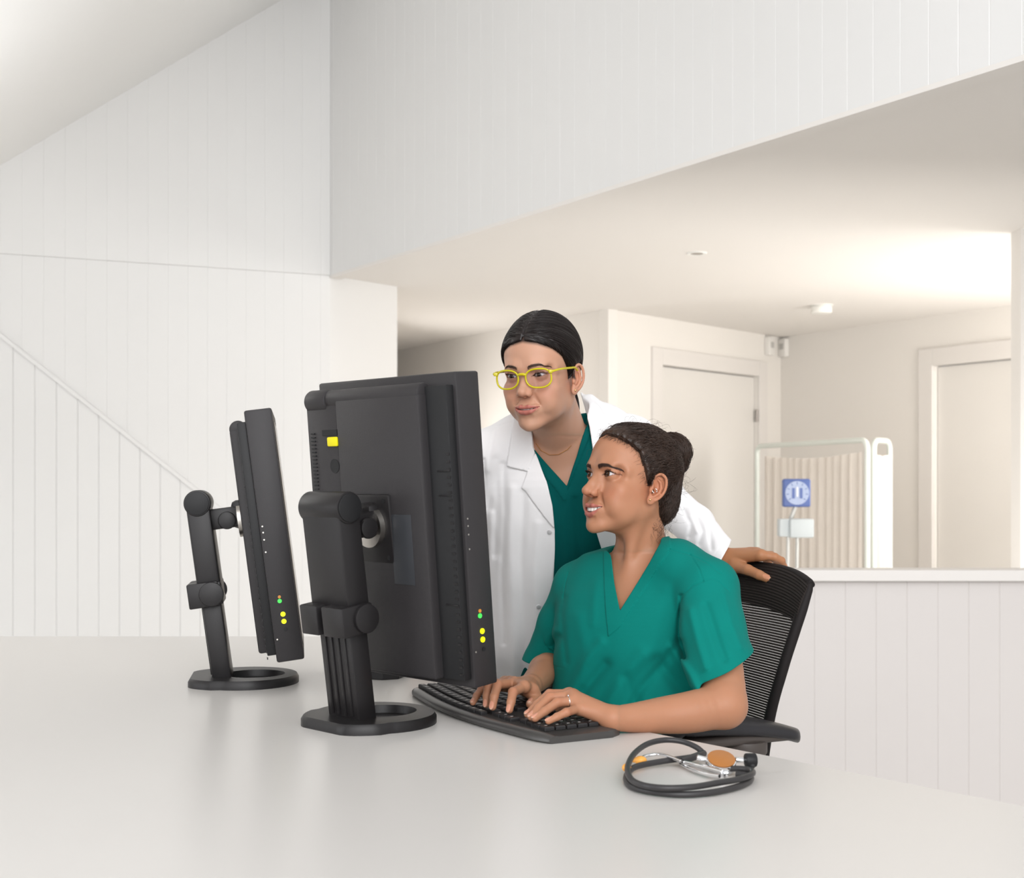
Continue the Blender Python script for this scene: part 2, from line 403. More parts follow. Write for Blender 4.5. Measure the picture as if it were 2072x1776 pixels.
# NB rotating +TILT about X moves the top toward -y (away from the user)
def monitor(label, loc, rz, W=.42, H=.53, dz=.0, tilt=TILT, dx=0):
    Mp = Matrix.Translation((dx, .061, .313 + dz)) @ Matrix.Rotation(tilt, 4, 'X')
    hw, hh = W / 2, H / 2
    t = thing('monitor', label, 'monitor', loc, rz, group='pivoted monitors on the desk')
    # base plate with slot
    k = 56; R = .108; z1 = .0175; v = []; f = []
    outer = []
    for j in range(k):
        a = 2 * PI * j / k; x, y = R * math.cos(a), R * math.sin(a)
        if y < -.055:   # squared-off tongue at the back
            y = y - .006 - .010 * min(1, (-.055 - y) / .03); 
            x = x * 1.06
            if y < -.112: y = -.112
        outer.append((x, y))
    inner = []
    for j in range(k):
        a = 2 * PI * j / k
        inner.append((.058 * math.cos(a), .018 + .062 * math.sin(a)))
    rings = [(outer, 0, 1), (outer, .011, 1), (outer, z1, .965), (inner, z1, 1.0), (inner, .004, .96)]
    for pl, z, s in rings:
        for (x, y) in pl: v.append((x * s, y * s, z))
    for i in range(4):
        for j in range(k): f.append((i * k + j, i * k + (j + 1) % k, (i + 1) * k + (j + 1) % k, (i + 1) * k + j))
    f.append(tuple(range(4 * k, 5 * k))); f.append(tuple(range(k))[::-1])
    obj('base', v, f, m_std, t)
    # pillar (leans back), wider upper sleeve
    pb = np.array([0, -.045, .01]); pt = np.array([0, -.094, .369]); ax = (pt - pb) / np.linalg.norm(pt - pb)
    ang = math.atan2(-(pt - pb)[1], (pt - pb)[2]); Mr = Matrix.Translation(pb) @ Matrix.Rotation(ang, 4, 'X')
    Lp = np.linalg.norm(pt - pb); zc = .178
    mb = MB()
    mb.rbox((0, 0, zc / 2), (.083, .038, zc), .004, Mr)
    mb.obj('pillar', m_std, t, bevel=0)
    for x in (-.026, -.009, .009, .026): mb = MB(); mb.rbox((x, -.0195, zc / 2 + .004), (.006, .004, zc - .02), .001, Mr); mb.obj('pillar_rib', m_std, t)
    mb = MB(); mb.rbox((0, 0, (Lp + zc) / 2 - .002), (.100, .046, Lp - zc), .005, Mr)
    h = Vector(pt); mb.cyl((-.0525, pt[1], pt[2]), (.0525, pt[1], pt[2]), .0265, 40, bev=.002)
    mb.obj('sleeve', m_std, t)
    for sx in (-1, 1): mb = MB(); mb.cyl((sx * .0525, pt[1], pt[2]), (sx * .0555, pt[1], pt[2]), .0235, 36, bev=.001); mb.obj('hinge_cap', m_blk, t)
    # clamp collar with side knobs
    mb = MB()
    mb.rbox((-.034, -.012, zc), (.046, .062, .05), .003, Mr); mb.rbox((.030, -.012, zc), (.056, .062, .05), .003, Mr)
    mb.rbox((0, .018, zc), (.11, .012, .046), .003, Mr)
    mb.obj('clamp', m_std, t)
    c = np.array(Mr @ Vector((0, .004, zc)))
    for sx in (-1, 1): mb = MB(); mb.cyl(c + [sx * .0555, 0, 0], c + [sx * .065, 0, 0], .0245, 36, bev=.002); mb.obj('clamp_knob', m_std, t)
    # arm to the panel
    mb = MB(); Ma = Matrix.Translation((0, -.045, .338)) @ Matrix.Rotation(TILT, 4, 'X')
    mb.rbox((0, 0, 0), (.05, .075, .042), .004, Ma); mb.rbox((0, .034, .004), (.046, .03, .058), .01, Ma)
    mb.obj('arm', m_std, t)
    ca = np.array([.0, -.036, .334])
    for sx in (-1, 1): mb = MB(); mb.cyl(ca + [sx * .025, 0, 0], ca + [sx * .035, 0, 0], .018, 30, bev=.003); mb.obj('arm_knob', m_std, t)
    mb = MB(); cc = np.array([.0, .006, .338]); yv = np.array(Matrix.Rotation(TILT, 3, 'X') @ Vector((0, 1, 0)))
    mb.cyl(cc - yv * .02, cc + yv * .004, .036, 40, bev=.003)
    mb.obj('swivel', m_std, t)
    mb = MB(); mb.cyl(cc - yv * .0215, cc - yv * .0105, .0365, 40); mb.obj('swivel_ring', m_metal, t)
    # panel: front slab, recessed spine, back housing
    fr = mb = MB()
    mb.rbox((0, 0, 0), (W, .053, H), .004, Mp)
    mb.obj('front_shell', m_mon, t)
    mb = MB(); mb.rbox((0, .0255, 0), (W - .05, .004, H - .05), .001, Mp); mb.obj('screen', m_scr, t)
    mb = MB(); mb.rbox((-.001, -.034, -.003), (W - .012, .018, H - .036), .002, Mp)
    mb.obj('spine', m_blk, t); mb = MB()
    for z in (-.12, .06, .10): mb.rbox((hw - .024, -.0435, z), (.030, .003, .0022), .0008, Mp)
    for i in range(30): mb.box((hw - .012, -.0434, -.235 + i * .0125), (.007, .002, .004), Mp)
    mb.obj('spine_vents', m_std, t)
    mb = MB(); mb.rbox((.015, -.046, -.008), (W - .144, .030, H - .046), .005, Mp)
    mb.rbox((-hw + .0440, -.043, -.010), (.088, .030, H - .058), .004, Mp)
    mb.obj('back_housing', m_mon, t)
    mb = MB(); a = Mp @ Vector((-hw + .008, -.044, hh - .031)); b = Mp @ Vector((hw - .058, -.044, hh - .031))
    mb.cyl(a, b, .017, 30, bev=.004)
    a = Mp @ Vector((-hw + .002, -.044, hh - .033)); b = Mp @ Vector((-hw + .06, -.044, hh - .033)); mb.cyl(a, b, .0205, 30, bev=.004)
    mb.obj('top_roll', m_mon, t)
    mb = MB()
    for i in range(34): mb.box((-hw + .017, -.0585, .17 - i * .0066), (.011, .003, .0024), Mp)
    mb.obj('vent_slots', m_blk, t, smooth=False)
    mb = MB(); mb.rbox((-hw + .074, -.0600, .155), (.028, .006, .017), .0028, Mp); mb.obj('release_button', m_yel, t)['label'] = 'yellow release button'
    mb = MB(); mb.box((-hw + .066, -.0585, .171), (.042, .003, .010), Mp); mb.obj('button_recess', m_blk, t, smooth=False)
    mb = MB(); a = Mp @ Vector((-hw + .073, -.0582, .112)); b = Mp @ Vector((-hw + .073, -.0590, .112)); mb.cyl(a, b, .0125, 28); mb.obj('lock_socket', m_blk, t)
    mb = MB(); mb.rbox((hw - .118, -.0613, -.030), (.052, .0012, .118), .0004, Mp); mb.obj('rating_label', m_lbl, t)
    # vesa plate
    Mv = Matrix.Translation((0, .002, .338)) @ Matrix.Rotation(TILT, 4, 'X')
    mb = MB(); mb.rbox((-.012, -.001, -.006), (.125, .012, .118), .004, Mv); mb.obj('mount_plate', m_std, t)
    for x in (-.062, .038):
        for z in (-.055, .043):
            mb = MB(); mb.cyl(Mv @ Vector((x, -.0075, z)), Mv @ Vector((x, -.0065, z)), .0042, 14); mb.obj('screw', m_blk, t)
    # lights on the right edge
    zz = -hh + .110
    for (yy, z, r, mm, nm) in ((-.006, zz + .008, .0042, m_ledg, 'status_light'), (-.0055, zz + .016, .003, m_ledo, 'status_light'), (-.003, zz - .018, .0048, m_ledy, 'status_light'), (-.003, zz - .032, .0048, m_ledy, 'status_light'), (-.002, zz - .048, .0035, m_blk, 'status_light')):
        mb = MB(); a = Mp @ Vector((hw - .0005, yy, z)); b = Mp @ Vector((hw + .0015, yy, z)); mb.cyl(a, b, r, 18)
        o = mb.obj(nm, mm, t)
        o['label'] = {'green_led': 'green light', 'yellow_led': 'yellow light', 'orange_led': 'orange light'}.get(mm.name, 'unlit black light')
    for z in (.02, .008, -.006, -.03, -.2): mb = MB(); mb.cyl(Mp @ Vector((hw - .0005, -.02 + 0, z)), Mp @ Vector((hw + .0008, -.02, z)), .0016, 10); mb.obj('edge_screw', m_metal, t)
    return t
t1 = monitor('black portrait monitor nearest the seated person, its back and yellow button showing', (-.237, 2.2, DESK), math.atan2(-.698, .716), .362, .52, .020, math.radians(5.0), .010)
t2 = monitor('black monitor seen edge on at the left end of the desk', (-.548, 2.645, DESK), math.atan2(-1, .165), .36, .49, -.004)

# small black device half hidden behind the front monitor
t = thing('docking_station', 'low black device with silver clips half hidden behind the large monitor', 'device', tuple(P(758, 1372, 0.407 * F / 388) * [1, 1, 0] + [0, 0, DESK]), math.radians(-20))
mb = MB(); mb.prism([(-.09, -.04), (.04, -.045), (.066, -.02), (.06, .05), (-.09, .05)], .0, .017); mb.obj('base', m_std, t, smooth=False, bevel=.002)
mb = MB(); mb.rbox((-.02, .01, .027), (.09, .06, .02), .004); mb.obj('body', m_blk, t)
for (x, y) in ((-.005, -.022), (.03, -.012)):
    mb = MB(); mb.rbox((x, y, .026), (.007, .004, .016), .0012, None); mb.obj('clip', m_metal, t)

# ------------------------------------------------------------------ keyboard
m_key = mat('black_keycap', (.022, .021, .022), .38, .5, noise=.1, nscale=50)
m_kb = mat('dark_grey_keyboard_case', (.058, .055, .053), .3, .5, noise=.04)
m_leg = mat('key_legend_white', (.55, .52, .5), .6)
KA = P(826, 1402, 0.407 * F / 424); KB = P(1100, 1507, 0.407 * F / 527)
kx = (KB - KA)[:2]; KL = np.linalg.norm(kx); kx /= KL; ky = np.array([-kx[1], kx[0]])
krot = math.atan2(kx[1], kx[0])
kt = thing('keyboard', 'black curved computer keyboard under the seated person\'s hands', 'keyboard', (KA[0], KA[1], DESK), krot)
# local: x from far end (0) to near end (KL), y toward the user, z up
KW = .175; n = 40; v = []; f = []
def kedge(u):  # rear edge bulges away from the user
    s = u / KL
    return -.030 * math.sin(PI * min(1, s * 1.0)) ** 1.2
prof = [(.005, .0), (-.002, .004), (-.0015, .010), (.003, .0145), (.009, .0162), (.0135, .0160), (.015, .0150)]
for i in range(n + 1):
    s = i / n; u = KL * s; ends = min(1, min(s, 1 - s) * 14 + .0) ** .5 if 0 < s < 1 else 0
    e = kedge(u) + (1 - ends) * .012
    hh = .72 + .28 * ends
    fr = KW - .0 - (1 - ends) * .03 - .018 * (1 - math.sin(PI * s) ** .6)
    row = [(e + y, z * hh) for (y, z) in prof]
    row += [(fr - .014, .0158 * hh), (fr - .004, .0140 * hh), (fr, .007), (fr - .001, 0)]
    for (y, z) in row: v.append((u, y, z))
r_ = len(prof) + 4
for i in range(n):
    for j in range(r_): f.append((i * r_ + j, (i + 1) * r_ + j, (i + 1) * r_ + (j + 1) % r_, i * r_ + (j + 1) % r_))
f.append(tuple(range(r_))); f.append(tuple(n * r_ + j for j in range(r_))[::-1])
obj('case', v, f, m_kb, kt)
# keys: one mesh per width, copied
def keymesh(w, h=.0176):
    mb = MB(); hw, hh = w / 2, h / 2; v = []
    for (sx, z) in ((1, 0), (1, .0045), (.86, .0068)):
        for (a, b) in ((-1, -1), (1, -1), (1, 1), (-1, 1)): v.append((a * (hw - (1 - sx) * hh), b * hh * sx, z))
    f = [(8, 9, 10, 11)] + [(i * 4 + j, i * 4 + (j + 1) % 4, (i + 1) * 4 + (j + 1) % 4, (i + 1) * 4 + j) for i in range(2) for j in range(4)]
    f.append((3, 2, 1, 0)); return v, f
kproto = {}
def add_key(x, y, w, h=.0176, lift=0):
    s = x / KL; z = .0146 + .006 * (y - .018)
    key = (round(w, 4), h)
    if key not in kproto:
        v_, f_ = keymesh(w, h); o = obj('key', v_, f_, m_key, kt, smooth=False, bevel=.0006); kproto[key] = o
        l_ = MB(); l_.box((-w * .18, -h * .0, .00685), (.0032, .0042, .0003)); lo = l_.obj('legend', m_leg, o, smooth=False)
    else:
        src = kproto[key]; o = src.copy(); C.objects.link(o); o.parent = kt
        for ch in src.children:
            c = ch.copy(); C.objects.link(c); c.parent = o
    o.location = (x, y, z); o.rotation_euler = (.006, 0, 0)
    return o
u = .0222; x0 = .018
ys = [.0185 + r * .0205 for r in range(6)]
nk = 0
# near end = numpad side of the case (x large); far end main block
rows = [
    [1] * 13,
    [1] * 13 + [1.8],
    [1.5] + [1] * 12 + [1.3],
    [1.8] + [1] * 11 + [2.0],
    [2.3] + [1] * 10 + [1.5],
    [1.3, 1.3, 1.3, 5.5, 1.3, 1.3, 1.3],
]
Wm = 14.8 * u
for r, row in enumerate(rows):
    tot = sum(row); sc_ = Wm / (tot * u); x = x0
    for w in row:
        ww = w * u * sc_
        y = ys[r] + kedge(x + ww / 2) * (.95 - .14 * r) + .004
        if r == 0: add_key(round(x + ww / 2, 4), y, round(ww - .0026, 4), .012)
        else: add_key(round(x + ww / 2, 4), y, round(ww - .0026, 4))
        nk += 1; x += ww
xs = x0 + Wm + .012; avail = KL - .022 - xs; cu = min(u, avail / 7.3)
for c in range(3):
    for r in (0,): add_key(xs + cu * (c + .5), ys[r] + .008 + kedge(xs + cu * 1.5) * .7 + .004, round(cu - .0026, 4)); nk += 1
for c, r in ((0, 4), (1, 4), (2, 4), (1, 3)): add_key(xs + cu * (c + .5), ys[r] + .008, round(cu - .0026, 4)); nk += 1
xn = xs + cu * 3 + .008
for c in range(4):
    for r in range(0, 5):
        if nk >= 100: break
        add_key(xn + cu * (c + .5), ys[r] + .008, round(cu - .0026, 4)); nk += 1

# ------------------------------------------------------------------ stethoscope
m_tub = mat('black_rubber_tubing', (.035, .033, .034), .38, .5)
m_chr = mat('polished_chrome', (.85, .85, .86), .12, metal=1)
m_amb = mat('amber_diaphragm', (.40, .155, .035), .3, .5)
m_org = mat('orange_tip', (.9, .42, .08), .4)
zs = DESK
def D(px, py, h=.0):
    """point h above the desk top seen at px,py"""
    Z = (CZ - DESK - h) * F / (py - HY); return P(px, py, Z)
st = thing('stethoscope', 'black stethoscope with chrome chest piece coiled on the desk', 'stethoscope', tuple(D(1390, 1560)))
tb = spline([D(1424, 1524, .012), D(1408, 1511, .02), D(1380, 1500, .026), D(1345, 1497, .028), D(1310, 1505, .026), D(1283, 1525, .022), D(1270, 1552, .018), D(1276, 1575, .015), D(1300, 1588, .014), D(1345, 1594, .014), D(1400, 1592, .014), D(1450, 1584, .014), D(1495, 1576, .014), D(1520, 1567, .014), D(1521, 1559, .013), D(1500, 1555, .012), D(1466, 1555, .010)], 8)
mb = MB(); mb.tube(tb, .0042, 12); mb.obj('tubing', m_tub, st, world=True)
tb = spline([D(1418, 1528, .010), D(1390, 1533, .010), D(1340, 1540, .008), D(1290, 1550, .008), D(1272, 1562, .006), D(1267, 1578, .005), D(1280, 1592, .005), D(1320, 1602, .005), D(1380, 1607, .005), D(1440, 1603, .005), D(1490, 1592, .005), D(1516, 1580, .005), D(1517, 1570, .006), D(1490, 1566, .006)], 8)
mb = MB(); mb.tube(tb, .0044, 12); mb.obj('tubing', m_tub, st, world=True)
mb = MB(); mb.tube(spline([D(1424, 1524, .012), D(1408, 1530, .012), D(1378, 1540, .010)], 6), [.0052] * 13, 12); mb.obj('yoke', m_tub, st, world=True)
# binaural tubes
mb = MB(); mb.tube(spline([D(1386, 1543, .01), D(1410, 1548, .012), D(1440, 1556, .012), D(1462, 1562, .012)], 8), .0034, 12); mb.obj('binaural_tube', m_chr, st, world=True)
mb = MB(); mb.tube(spline([D(1378, 1540, .012), D(1352, 1530, .014), D(1330, 1526, .013), D(1305, 1530, .011), D(1292, 1538, .010)], 8), .0024, 12); mb.obj('binaural_tube', m_chr, st, world=True)
mb = MB(); mb.tube(spline([D(1380, 1546, .006), D(1400, 1556, .006), D(1430, 1566, .006), D(1456, 1570, .008)], 8), .0026, 12); mb.obj('binaural_tube', m_chr, st, world=True)
mb = MB(); a = D(1296, 1538, .010); b = D(1281, 1537, .010); mb.sph(a, .0085, 20, (1.1, .8, .75)); mb.cyl(a, b, .004, 12); mb.obj('ear_tip', m_org, st, world=True)['label'] = 'orange ear tip'
mb = MB(); a = D(1268, 1553, .010); mb.sph(a, .0075, 16, (.9, .9, .8)); mb.obj('ear_tip', m_org, st, world=True)['label'] = 'orange ear tip'
# chest piece
cc = D(1459, 1540, .018); vdir = np.array([.05, -.42, .92]); vdir /= np.linalg.norm(vdir)
mb = MB(); mb.cyl(cc - vdir * .010, cc + vdir * .004, .0215, 40, bev=.003); mb.obj('chest_piece', m_chr, st, world=True)
mb = MB(); mb.cyl(cc + vdir * .004, cc + vdir * .0055, .0195, 40, bev=.0005); mb.obj('diaphragm', m_amb, st, world=True)['label'] = 'amber diaphragm'
mb = MB(); mb.sph(cc - vdir * .012 + [0, 0, .004], .013, 20, (1, 1, .9)); mb.cyl(cc + [.02, 0, .002], cc + [.036, .003, .001], .0042, 16, bev=.001); mb.cyl(cc - [.02, 0, -.002], cc - [.034, .0, -.006], .0038, 16, bev=.001)
mb.obj('stem', m_chr, st, world=True)
mb = MB(); a = cc + [.034, .002, .001]; mb.cyl(a, a + [.016, .002, 0], .0098, 20, bev=.002); mb.cyl(a + [.006, 0, -.004], a + [.012, -.004, -.009], .0065, 16, bev=.001); mb.obj('bell_cap', m_blk, st, world=True)
a = D(1462, 1563, .011); mb = MB(); mb.cyl(a, a + [.008, -.002, -.001], .006, 14, bev=.001); mb.cyl(a + [0, -.004, 0], a + [0, -.004, -.006], .0045, 12); mb.obj('joint', m_chr, st, world=True)

# ------------------------------------------------------------------ office chair
m_mesh = mat('dark_brown_mesh', (.024, .019, .017), .7, .2, noise=.08)
m_pad = mat('black_armrest_pad', (.022, .021, .024), .38, .45, bump=.1, bscale=500)
m_arm = mat('grey_brown_armrest_shell', (.07, .058, .052), .45, .4)
m_frm = mat('black_chair_frame', (.016, .013, .013), .6, .2)
cdir = np.array([-.91, -.41]); cdir /= np.linalg.norm(cdir)
crot = math.atan2(cdir[1], cdir[0]) + PI / 2    # local -y faces the desk
SC = np.array([.240, 2.515])
ct = thing('office_chair', 'dark mesh-backed office chair the green-scrubbed person sits on', 'chair', (SC[0], SC[1], 0), crot)
# local coords: -y front; x = chair's left side (toward camera)
def CL(w):
    d = np.array(w, float)[:2] - SC; c, s = math.cos(-crot), math.sin(-crot)
    return np.array([c * d[0] - s * d[1], s * d[0] + c * d[1], w[2] if len(w) > 2 else 0])
def back_y(x, z):
    s = (z - .55) / .45
    return .225 + .055 * s - .045 * math.sin(PI * min(max(s * .9 + .1, 0), 1)) - .35 * x * x
def halfw(z):
    pts = [(.55, .125), (.66, .162), (.73, .182), (.80, .203), (.87, .216), (.93, .222), (.962, .223), (.985, .216)]
    return float(np.interp(z, [p[0] for p in pts], [p[1] for p in pts]))
def topz(x): return .997 - .026 * (abs(x) / .228) ** 3
EX = .0
# mesh panel with real holes
cols, rws = 88, 66; v = []; f = []
z0m, ztm = .60, .925
for r in range(rws):
    za = z0m + (ztm - z0m) * r / rws; pit = (ztm - z0m) / rws
    for c in range(cols):
        xs_ = []
        cu_ = (c / cols * 2 - 1, (c + 1) / cols * 2 - 1)
        n0 = len(v)
        for (ci, zi) in ((0, 0), (1, 0), (1, 1), (0, 1)):
            z = za + zi * pit; x = cu_[ci] * (halfw(z) - .012); v.append((x, back_y(x, z), z))
        for (ci, zi) in ((.30, .34), (.72, .34), (.72, .66), (.30, .66)):
            z = za + zi * pit; q = cu_[0] + (cu_[1] - cu_[0]) * ci; x = q * (halfw(z) - .012); v.append((x, back_y(x, z), z))
        for j in range(4): f.append((n0 + j, n0 + (j + 1) % 4, n0 + 4 + (j + 1) % 4, n0 + 4 + j))
o = obj('mesh_panel', np.array(v), np.array(f), m_mesh, ct, smooth=False)
# headroll (ribbed) and edge frame
def band(zf0, zf1, th, name, m, nx=60, ns=6, ribs=0):
    v = []; f = []
    for i in range(nx + 1):
        q = i / nx * 2 - 1; loop = []
        for k in range(ns + 1):
            s = k / ns; xx = q * .232; za, zb = zf0(xx), zf1(xx); z = za + (zb - za) * s; x = q * (halfw(min(z, .98)))
            rb = ribs * math.sin(s * PI * 30)
            loop.append((x, back_y(x, z) - th * math.sin(PI * (.12 + .76 * s)) - rb, z))
        for k in range(ns, -1, -1):
            s = k / ns; xx = q * .232; za, zb = zf0(xx), zf1(xx); z = za + (zb - za) * s; x = q * (halfw(min(z, .98)))
            loop.append((x, back_y(x, z) + th * math.sin(PI * (.12 + .76 * s)), z))
        v += loop; L = len(loop)
    for i in range(nx):
        for j in range(L): f.append((i * L + j, (i + 1) * L + j, (i + 1) * L + (j + 1) % L, i * L + (j + 1) % L))
    f.append(tuple(range(L))); f.append(tuple(nx * L + j for j in range(L))[::-1])
    return obj(name, v, f, m, ct)
band(lambda x: .918 - .018 * (x / .23) ** 2, topz, .0085, 'top_band', m_mesh, 60, 60, .0011)
for sx in (-1, 1):
    pts = []
    for k in range(26):
        z = .56 + (.975 - .56) * k / 25; x = sx * (halfw(z) - .004); pts.append((x, back_y(x, z) + .004, z))
    mb = MB(); mb.tube(pts, [.0105] * 22 + [.010, .009, .008, .006], 12); mb.obj('back_frame', m_frm, ct)
    o_pts = []
pts = [(x, back_y(x, topz(x)) + .004, topz(x) - .005) for x in np.linspace(-.222, .222, 31)]
mb = MB(); mb.tube(pts, [.006] + [.008] * 29 + [.006], 10); mb.obj('top_rail', m_frm, ct)
pts = [(x, back_y(x, .60), .585) for x in np.linspace(-.15, .15, 9)]
mb = MB(); mb.tube(pts, .016, 12); mb.tube([(0, .21, .585), (0, .2, .5), (0, .1, .42), (0, 0, .40)], [.02, .022, .024, .025], 12); mb.obj('back_support', m_frm, ct)
# lumbar / seat
mb = MB(); mb.rbox((0, -.02, .455), (.47, .45, .06), .028, seg=4); mb.obj('seat', m_pad, ct)
# armrests
def armrest(sx):
    v = []; f = []; n = 26; m_ = 20
    for i in range(n + 1):
        s = i / n; y = -.088 + .275 * s
        w = .044 * (min(1, (s + .012) * 7) * min(1, (1.012 - s) * 9)) ** .45; th = .017 - .003 * math.cos(2 * PI * s)
        zt_ = .742 - .030 * s ** 2.2 + .008 * math.sin(PI * s) - (.012 if s < .04 else 0)
        bot = .013 * (min(1, (s + .02) * 6)) ** .5
        for j in range(m_):
            a = 2 * PI * j / m_; ca_, sa_ = math.cos(a), math.sin(a)
            ex = abs(ca_) ** .7 * (1 if ca_ > 0 else -1); ez = abs(sa_) ** .7 * (1 if sa_ > 0 else -1)
            v.append((sx * .262 + w * ex, y, zt_ - th + (th if ez > 0 else bot) * ez))
    for i in range(n):
        for j in range(m_): f.append((i * m_ + j, i * m_ + (j + 1) % m_, (i + 1) * m_ + (j + 1) % m_, (i + 1) * m_ + j))
    f.append(tuple(range(m_))[::-1]); f.append(tuple(n * m_ + j for j in range(m_)))
    a = obj('armrest', v, f, m_pad, ct)
    mb = MB(); mb.rbox((sx * .262, .045, .705), (.070, .225, .018), .008, seg=3); mb.cyl((sx * .262, .075, .675), (sx * .262, .075, .70), .042, 24, bev=.004)
    mb.obj('armrest_shell', m_arm, a)
    mb = MB(); mb.tube([(sx * .262, .075, .68), (sx * .262, .075, .50), (sx * .25, .05, .45), (sx * .16, .04, .41), (0, .03, .40)], [.024, .024, .024, .02, .018], 14); mb.obj('armrest_post', m_frm, a)
for sx in (-1, 1): armrest(sx)
mb = MB(); mb.cyl((0, 0, .10), (0, 0, .42), .028, 20); mb.obj('gas_column', m_frm, ct)
for k in range(5):
    a = 2 * PI * k / 5 + .3; c, s = math.cos(a), math.sin(a)
    mb = MB(); mb.tube([(0, 0, .12), (c * .15, s * .15, .105), (c * .29, s * .29, .075)], [.03, .024, .016], 12); o = mb.obj('base_arm', m_frm, ct)
    mb = MB(); mb.cyl((c * .29 - s * .022, s * .29 + c * .022, .03), (c * .29 + s * .022, s * .29 - c * .022, .03), .03, 24, bev=.005); mb.obj('caster', m_blk, o)

# ------------------------------------------------------------------ privacy screen and blood pressure gauge in the alcove
m_tube = mat('pale_enamel_tube', (.72, .76, .71), .3, .5)
m_curt = mat('cream_curtain_cloth', (.78, .72, .655), .85, .2, noise=.03)
sl = P(1532, 900, 9.7) * [1, 1, 0]; sm = P(1755, 890, 8.3) * [1, 1, 0]; sr = P(1800, 890, 8.55) * [1, 1, 0]
t = thing('privacy_screen', 'wheeled folding curtain screen with a pale tube frame in the back room', 'screen', tuple(sl))
def frame(a, b, h):
    a = np.array(a); b = np.array(b); d = (b - a) / np.linalg.norm(b - a); R = .06; pts = [a + [0, 0, .05]]
    pts.append(a + [0, 0, h - R])
    for k in range(1, 7):
        w = PI / 2 * k / 6; pts.append(a + d * R * (1 - math.cos(w)) + [0, 0, h - R + R * math.sin(w)])
    for k in range(0, 7):
        w = PI / 2 * k / 6; pts.append(b - d * R * (1 - math.sin(w)) + [0, 0, h - R + R * math.cos(w)])
    pts.append(b + [0, 0, .05]); return pts
Hs = 1.445
mb = MB(); mb.tube(frame(sl, sm, Hs), .019, 12); mb.obj('frame', m_tube, t, world=True)
mb = MB(); mb.tube(frame(sm + [.05, .03, 0], sr, Hs), .019, 12); mb.obj('frame', m_tube, t, world=True)
def curtain(a, b, zt_, amp, waves, sag):
    n = 160; v = []; f = []; a = np.array(a); b = np.array(b); d = b - a; L = np.linalg.norm(d); d = d / L; nn = np.array([-d[1], d[0], 0]); m_ = 10
    for i in range(n + 1):
        s = i / n; w = amp * (math.sin(s * waves * 2 * PI) + .4 * math.sin(s * waves * 5.1 + 1))
        for k in range(m_ + 1):
            z = .2 + (zt_ - sag * math.sin(PI * s) - .2) * k / m_
            p = a + d * (.02 + s * (L - .04)) + nn * w * (1 - .3 * k / m_); v.append((p[0], p[1], z))
    for i in range(n):
        for k in range(m_): f.append((i * (m_ + 1) + k, (i + 1) * (m_ + 1) + k, (i + 1) * (m_ + 1) + k + 1, i * (m_ + 1) + k + 1))
    o = obj('curtain', v, f, m_curt, t, world=True); return o
curtain(sl + (sm - sl) * .06, sm - (sm - sl) * .02, Hs - .075, .022, 13, .03)
curtain(sm + (sr - sm) * .3, sr, Hs - .09, .015, 3, .01)
# sphygmomanometer on a stand
m_blue = mat('blue_gauge_plastic', (.085, .13, .33), .4)
m_dial = mat('pale_blue_dial', (.36, .42, .58), .5)
m_grey = mat('grey_steel', (.5, .5, .48), .4, metal=.4)
ZG = 7.4; g = P(1611, 997, ZG)
t = thing('blood_pressure_gauge', 'square blue blood pressure gauge on a grey stand before the curtain screen', 'gauge', (g[0], g[1], 0))
s_ = ZG / F
mb = MB(); mb.rbox((0, 0, g[2]), (56 * s_, .05, 57 * s_), .012, seg=3); mb.obj('case', m_blue, t)
v = []; k = 40
mb = MB(); mb.cyl((0, -.0255, g[2]), (0, -.029, g[2]), 24 * s_, 40); mb.obj('dial', m_dial, t)
mb = MB()
for j in range(9):
    a = math.radians(-130 + j * 32.5); r0, r1 = 17 * s_, 22 * s_
    mb.tube([(math.sin(a) * r0, -.0295, g[2] + math.cos(a) * r0), (math.sin(a) * r1, -.0295, g[2] + math.cos(a) * r1)], .0018, 6)
mb.box((-.022, -.0295, g[2] - .002), (.016, .002, .06)); mb.box((.022, -.0295, g[2] - .002), (.016, .002, .06))
mb.obj('scale_marks', m_blue, t)
mb = MB(); mb.box((0, -.0305, g[2] + .006), (.008, .002, .055)); mb.obj('needle', mat('white_needle', (.8, .8, .82), .5), t)
bz = P(0, 1068, ZG)[2]
mb = MB(); mb.tube([(0, .0, g[2] - .07), (-.03, .01, bz + .05)], .012, 10); mb.obj('bracket_arm', m_grey, t)
mb = MB(); mb.rbox((.02, -.02, bz), (48 * s_, .10, 38 * s_), .01); mb.rbox((-.072, 0, bz + .002), (22 * s_, .08, 36 * s_), .008); mb.obj('cuff_basket', mat('pale_blue_grey_basket', (.52, .56, .57), .5), t)
for dx in (-.058, -.005):
    mb = MB(); mb.tube([(dx + .012, .0, bz - .04), (dx, .0, .06)], .0105, 10); mb.obj('pole', m_grey, t)
for k in range(5):
    a = 2 * PI * k / 5; mb = MB(); mb.tube([(-.03, 0, .07), (-.03 + .25 * math.cos(a), .25 * math.sin(a), .02)], [.02, .014], 10); mb.obj('foot', m_grey, t)
